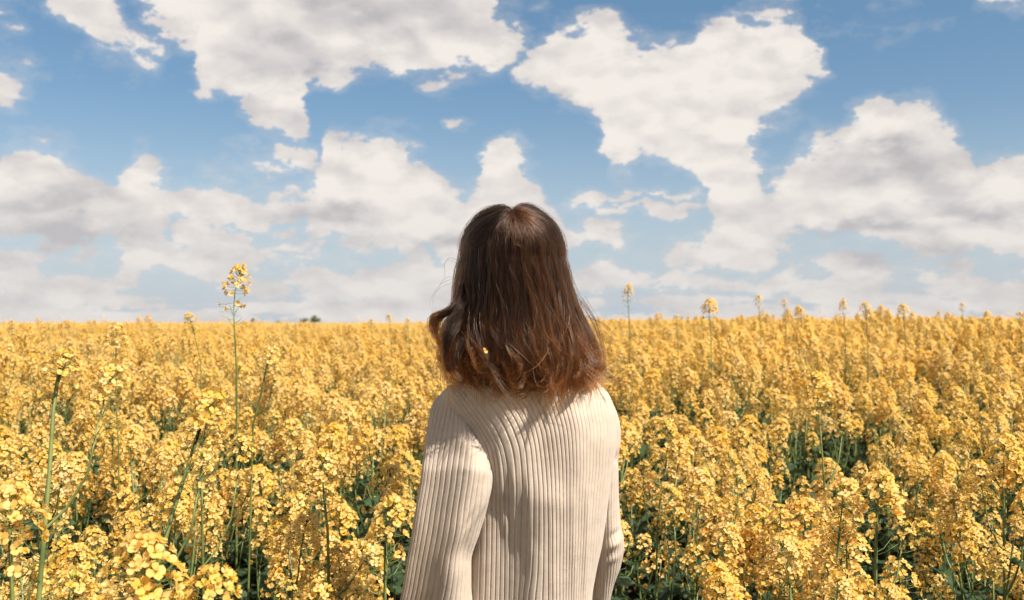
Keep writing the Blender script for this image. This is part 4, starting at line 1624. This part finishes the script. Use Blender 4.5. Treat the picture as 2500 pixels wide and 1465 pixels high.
SKYLINE = [(1531, 706, 5.6, 5, .9, 'first rapeseed tip standing above the skyline right of the woman\'s hair'), (1730, 738, 5.2, 2, 1.0, 'broad double rapeseed tip above the skyline right of the hair'),
           (1851, 716, 6.5, 3, .9, 'narrow rapeseed tip above the skyline, left of a pair of equal height'), (1914, 720, 6.8, 4, .9, 'small rapeseed tip above the skyline, right of a pair of equal height'),
           (1955, 748, 6.0, 3, .9, 'lower rapeseed tip above the skyline just right of the pair'), (2058, 742, 5.8, 5, .8, 'slim rapeseed tip above the skyline midway along the right half'),
           (2112, 732, 5.2, 3, 1.0, 'rounded orange-yellow rapeseed tip, clearest on the right-hand skyline'), (2205, 748, 5.6, 0, .85, 'bushy rapeseed tip above the skyline in the right quarter'),
           (2348, 730, 8.0, 4, 1.0, 'faint thin rapeseed tip highest near the right edge'), (2412, 755, 6.4, 3, .9, 'short rapeseed tip above the skyline near the right edge'), (2488, 748, 6.2, 4, 1.0, 'rapeseed tip above the skyline cut by the right edge'),
           (118, 775, 7.0, 4, 1.0, 'left of two small rapeseed tips above the far-left skyline'), (166, 774, 7.2, 4, .9, 'right of two small rapeseed tips above the far-left skyline'),
           (28, 778, 7.0, 3, .9, 'rapeseed tip above the skyline at the left edge'), (950, 764, 6.6, 3, .8, 'rapeseed tip above the skyline left of the flicked-out hair'), (995, 767, 6.8, 4, .9, 'rapeseed tip above the skyline closest to the flicked-out hair'),
           (905, 776, 7.5, 3, .8, 'low rapeseed tip on the skyline, third out from the hair'), (1650, 765, 6.0, 3, .8, 'low rapeseed tip on the skyline beside the far dark bush at right')]
for px_, py_, d_, hv_, hs_, lab_ in SKYLINE:
    hero([(px_, py_, d_), (px_ + 2, py_ + 35, d_), (px_ + 6, py_ + 90, d_)], hv_, lab_, hs_, False, 0, .003)

# ------------------------------------------------------------------ far trees peeping over the horizon
M_TREE = green_material('tree_leaves', (0.035, 0.070, 0.020), (0.070, 0.115, 0.035), 0.2, 0.7)
M_TREEB = green_material('tree_leaves_brownish', (0.06, 0.055, 0.035), (0.09, 0.085, 0.05), 0.2, 0.7)
M_BARK, T, b, out = material('bark', (0.09, 0.065, 0.045), 0.9, 0.1)


def far_tree(px_, top, bottom, wpx, d_, mat, label, n=700):
    p = at(px_, 792, d_)
    zt = at(px_, top, d_).z
    w_ = wpx * d_ / FPX / 2
    root = new_obj('tree', None, loc=(p.x, p.y, 0))
    tag(root, label, 'tree')
    mb = MB()
    mb.tube([(0, 0, 0), (.05, 0, zt * .4), (0, .05, zt * .8)], [.16, .12, .04], 7, 0)
    for j in range(5):
        a = j * 1.3
        mb.tube([(0, 0, zt * (.3 + .08 * j)), (math.cos(a) * w_ * .6, math.sin(a) * w_ * .6, zt * (.55 + .08 * j))], [.06, .02], 4, 0)
    new_obj('trunk', mb.mesh('trunk', [M_BARK]), root)
    mb = MB()
    lob = [(rQ.uniform(-.6, .6) * w_, rQ.uniform(-.5, .5) * w_, zt * rQ.uniform(.5, .86), rQ.uniform(.3, .55) * w_) for _ in range(7)]
    lob.append((0, 0, zt - .35 * w_, .35 * w_))
    for i in range(n):
        cx, cy, cz, cr = lob[rQ.integers(0, len(lob))]
        v = rQ.normal(0, 1, 3)
        v /= np.linalg.norm(v)
        c = np.array((cx, cy, cz)) + v * cr * rQ.uniform(.5, 1.05) * np.array((1, 1, .8))
        a = rQ.normal(0, 1, 3)
        a /= np.linalg.norm(a)
        b_ = np.cross(a, v)
        s = w_ * .07
        mb.add([c - a * s, c - b_ * s, c + a * s, c + b_ * s], [(0, 1, 2, 3)], 0)
    new_obj('crown', mb.mesh('crown', [mat], smooth=False), root)


far_tree(768, 768, 792, 34, 230, M_TREE, 'dark green tree on the horizon, right one of two side by side')
far_tree(742, 776, 792, 24, 236, M_TREE, 'smaller dark green tree on the horizon, left one of two side by side')
far_tree(680, 782, 792, 26, 240, M_TREE, 'low green bush on the horizon between the tallest plant and the two trees')
far_tree(617, 775, 792, 20, 245, M_TREEB, 'small brownish tree on the horizon just right of the tallest plant')
far_tree(1664, 773, 792, 14, 240, M_TREE, 'tiny dark bush on the horizon to the right of the woman')

# ------------------------------------------------------------------ a bee on a flower head
M_BEE, T, b, out = material('bee_black', (0.02, 0.013, 0.01), 0.5, 0.5)
M_BEEO, T, b, out = material('bee_rust', (0.32, 0.09, 0.02), 0.8, 0.2)
M_WING, T, b, out = material('bee_wing', (0.35, 0.30, 0.25), 0.3, 0.5)
bp_ = at(538, 966, 1.75)
bee = new_obj('bee', None, loc=bp_, rot=(.3, .5, .8))
tag(bee, 'small dark bee with a rust-coloured back among the flowers left of the woman', 'bee')
mb = MB()
ball((0, 0, 0), .0032, 1, mb, 8)
ball((-.0062, 0, -.0006), .0034, 0, mb, 8, (1.4, .85, .8))
ball((.0042, 0, -.0004), .0021, 0, mb, 8)
for j in range(6):
    sd = 1 if j % 2 else -1
    x_ = (j // 2 - 1) * .002
    mb.tube([(x_, sd * .002, -.001), (x_ * 1.5, sd * .005, 0), (x_ * 2, sd * .006, -.0045)], [.0004, .0003, .0002], 3, 0)
new_obj('bee_body', mb.mesh('bee_body', [M_BEE, M_BEEO]), bee)
for sd in (-1, 1):
    mb = MB()
    mb.add([(0, sd * .001, .0026), (-.003, sd * .006, .004), (-.009, sd * .006, .0036), (-.008, sd * .002, .003)], [(0, 1, 2, 3)], 0)
    new_obj('wing', mb.mesh('wing', [M_WING]), bee)
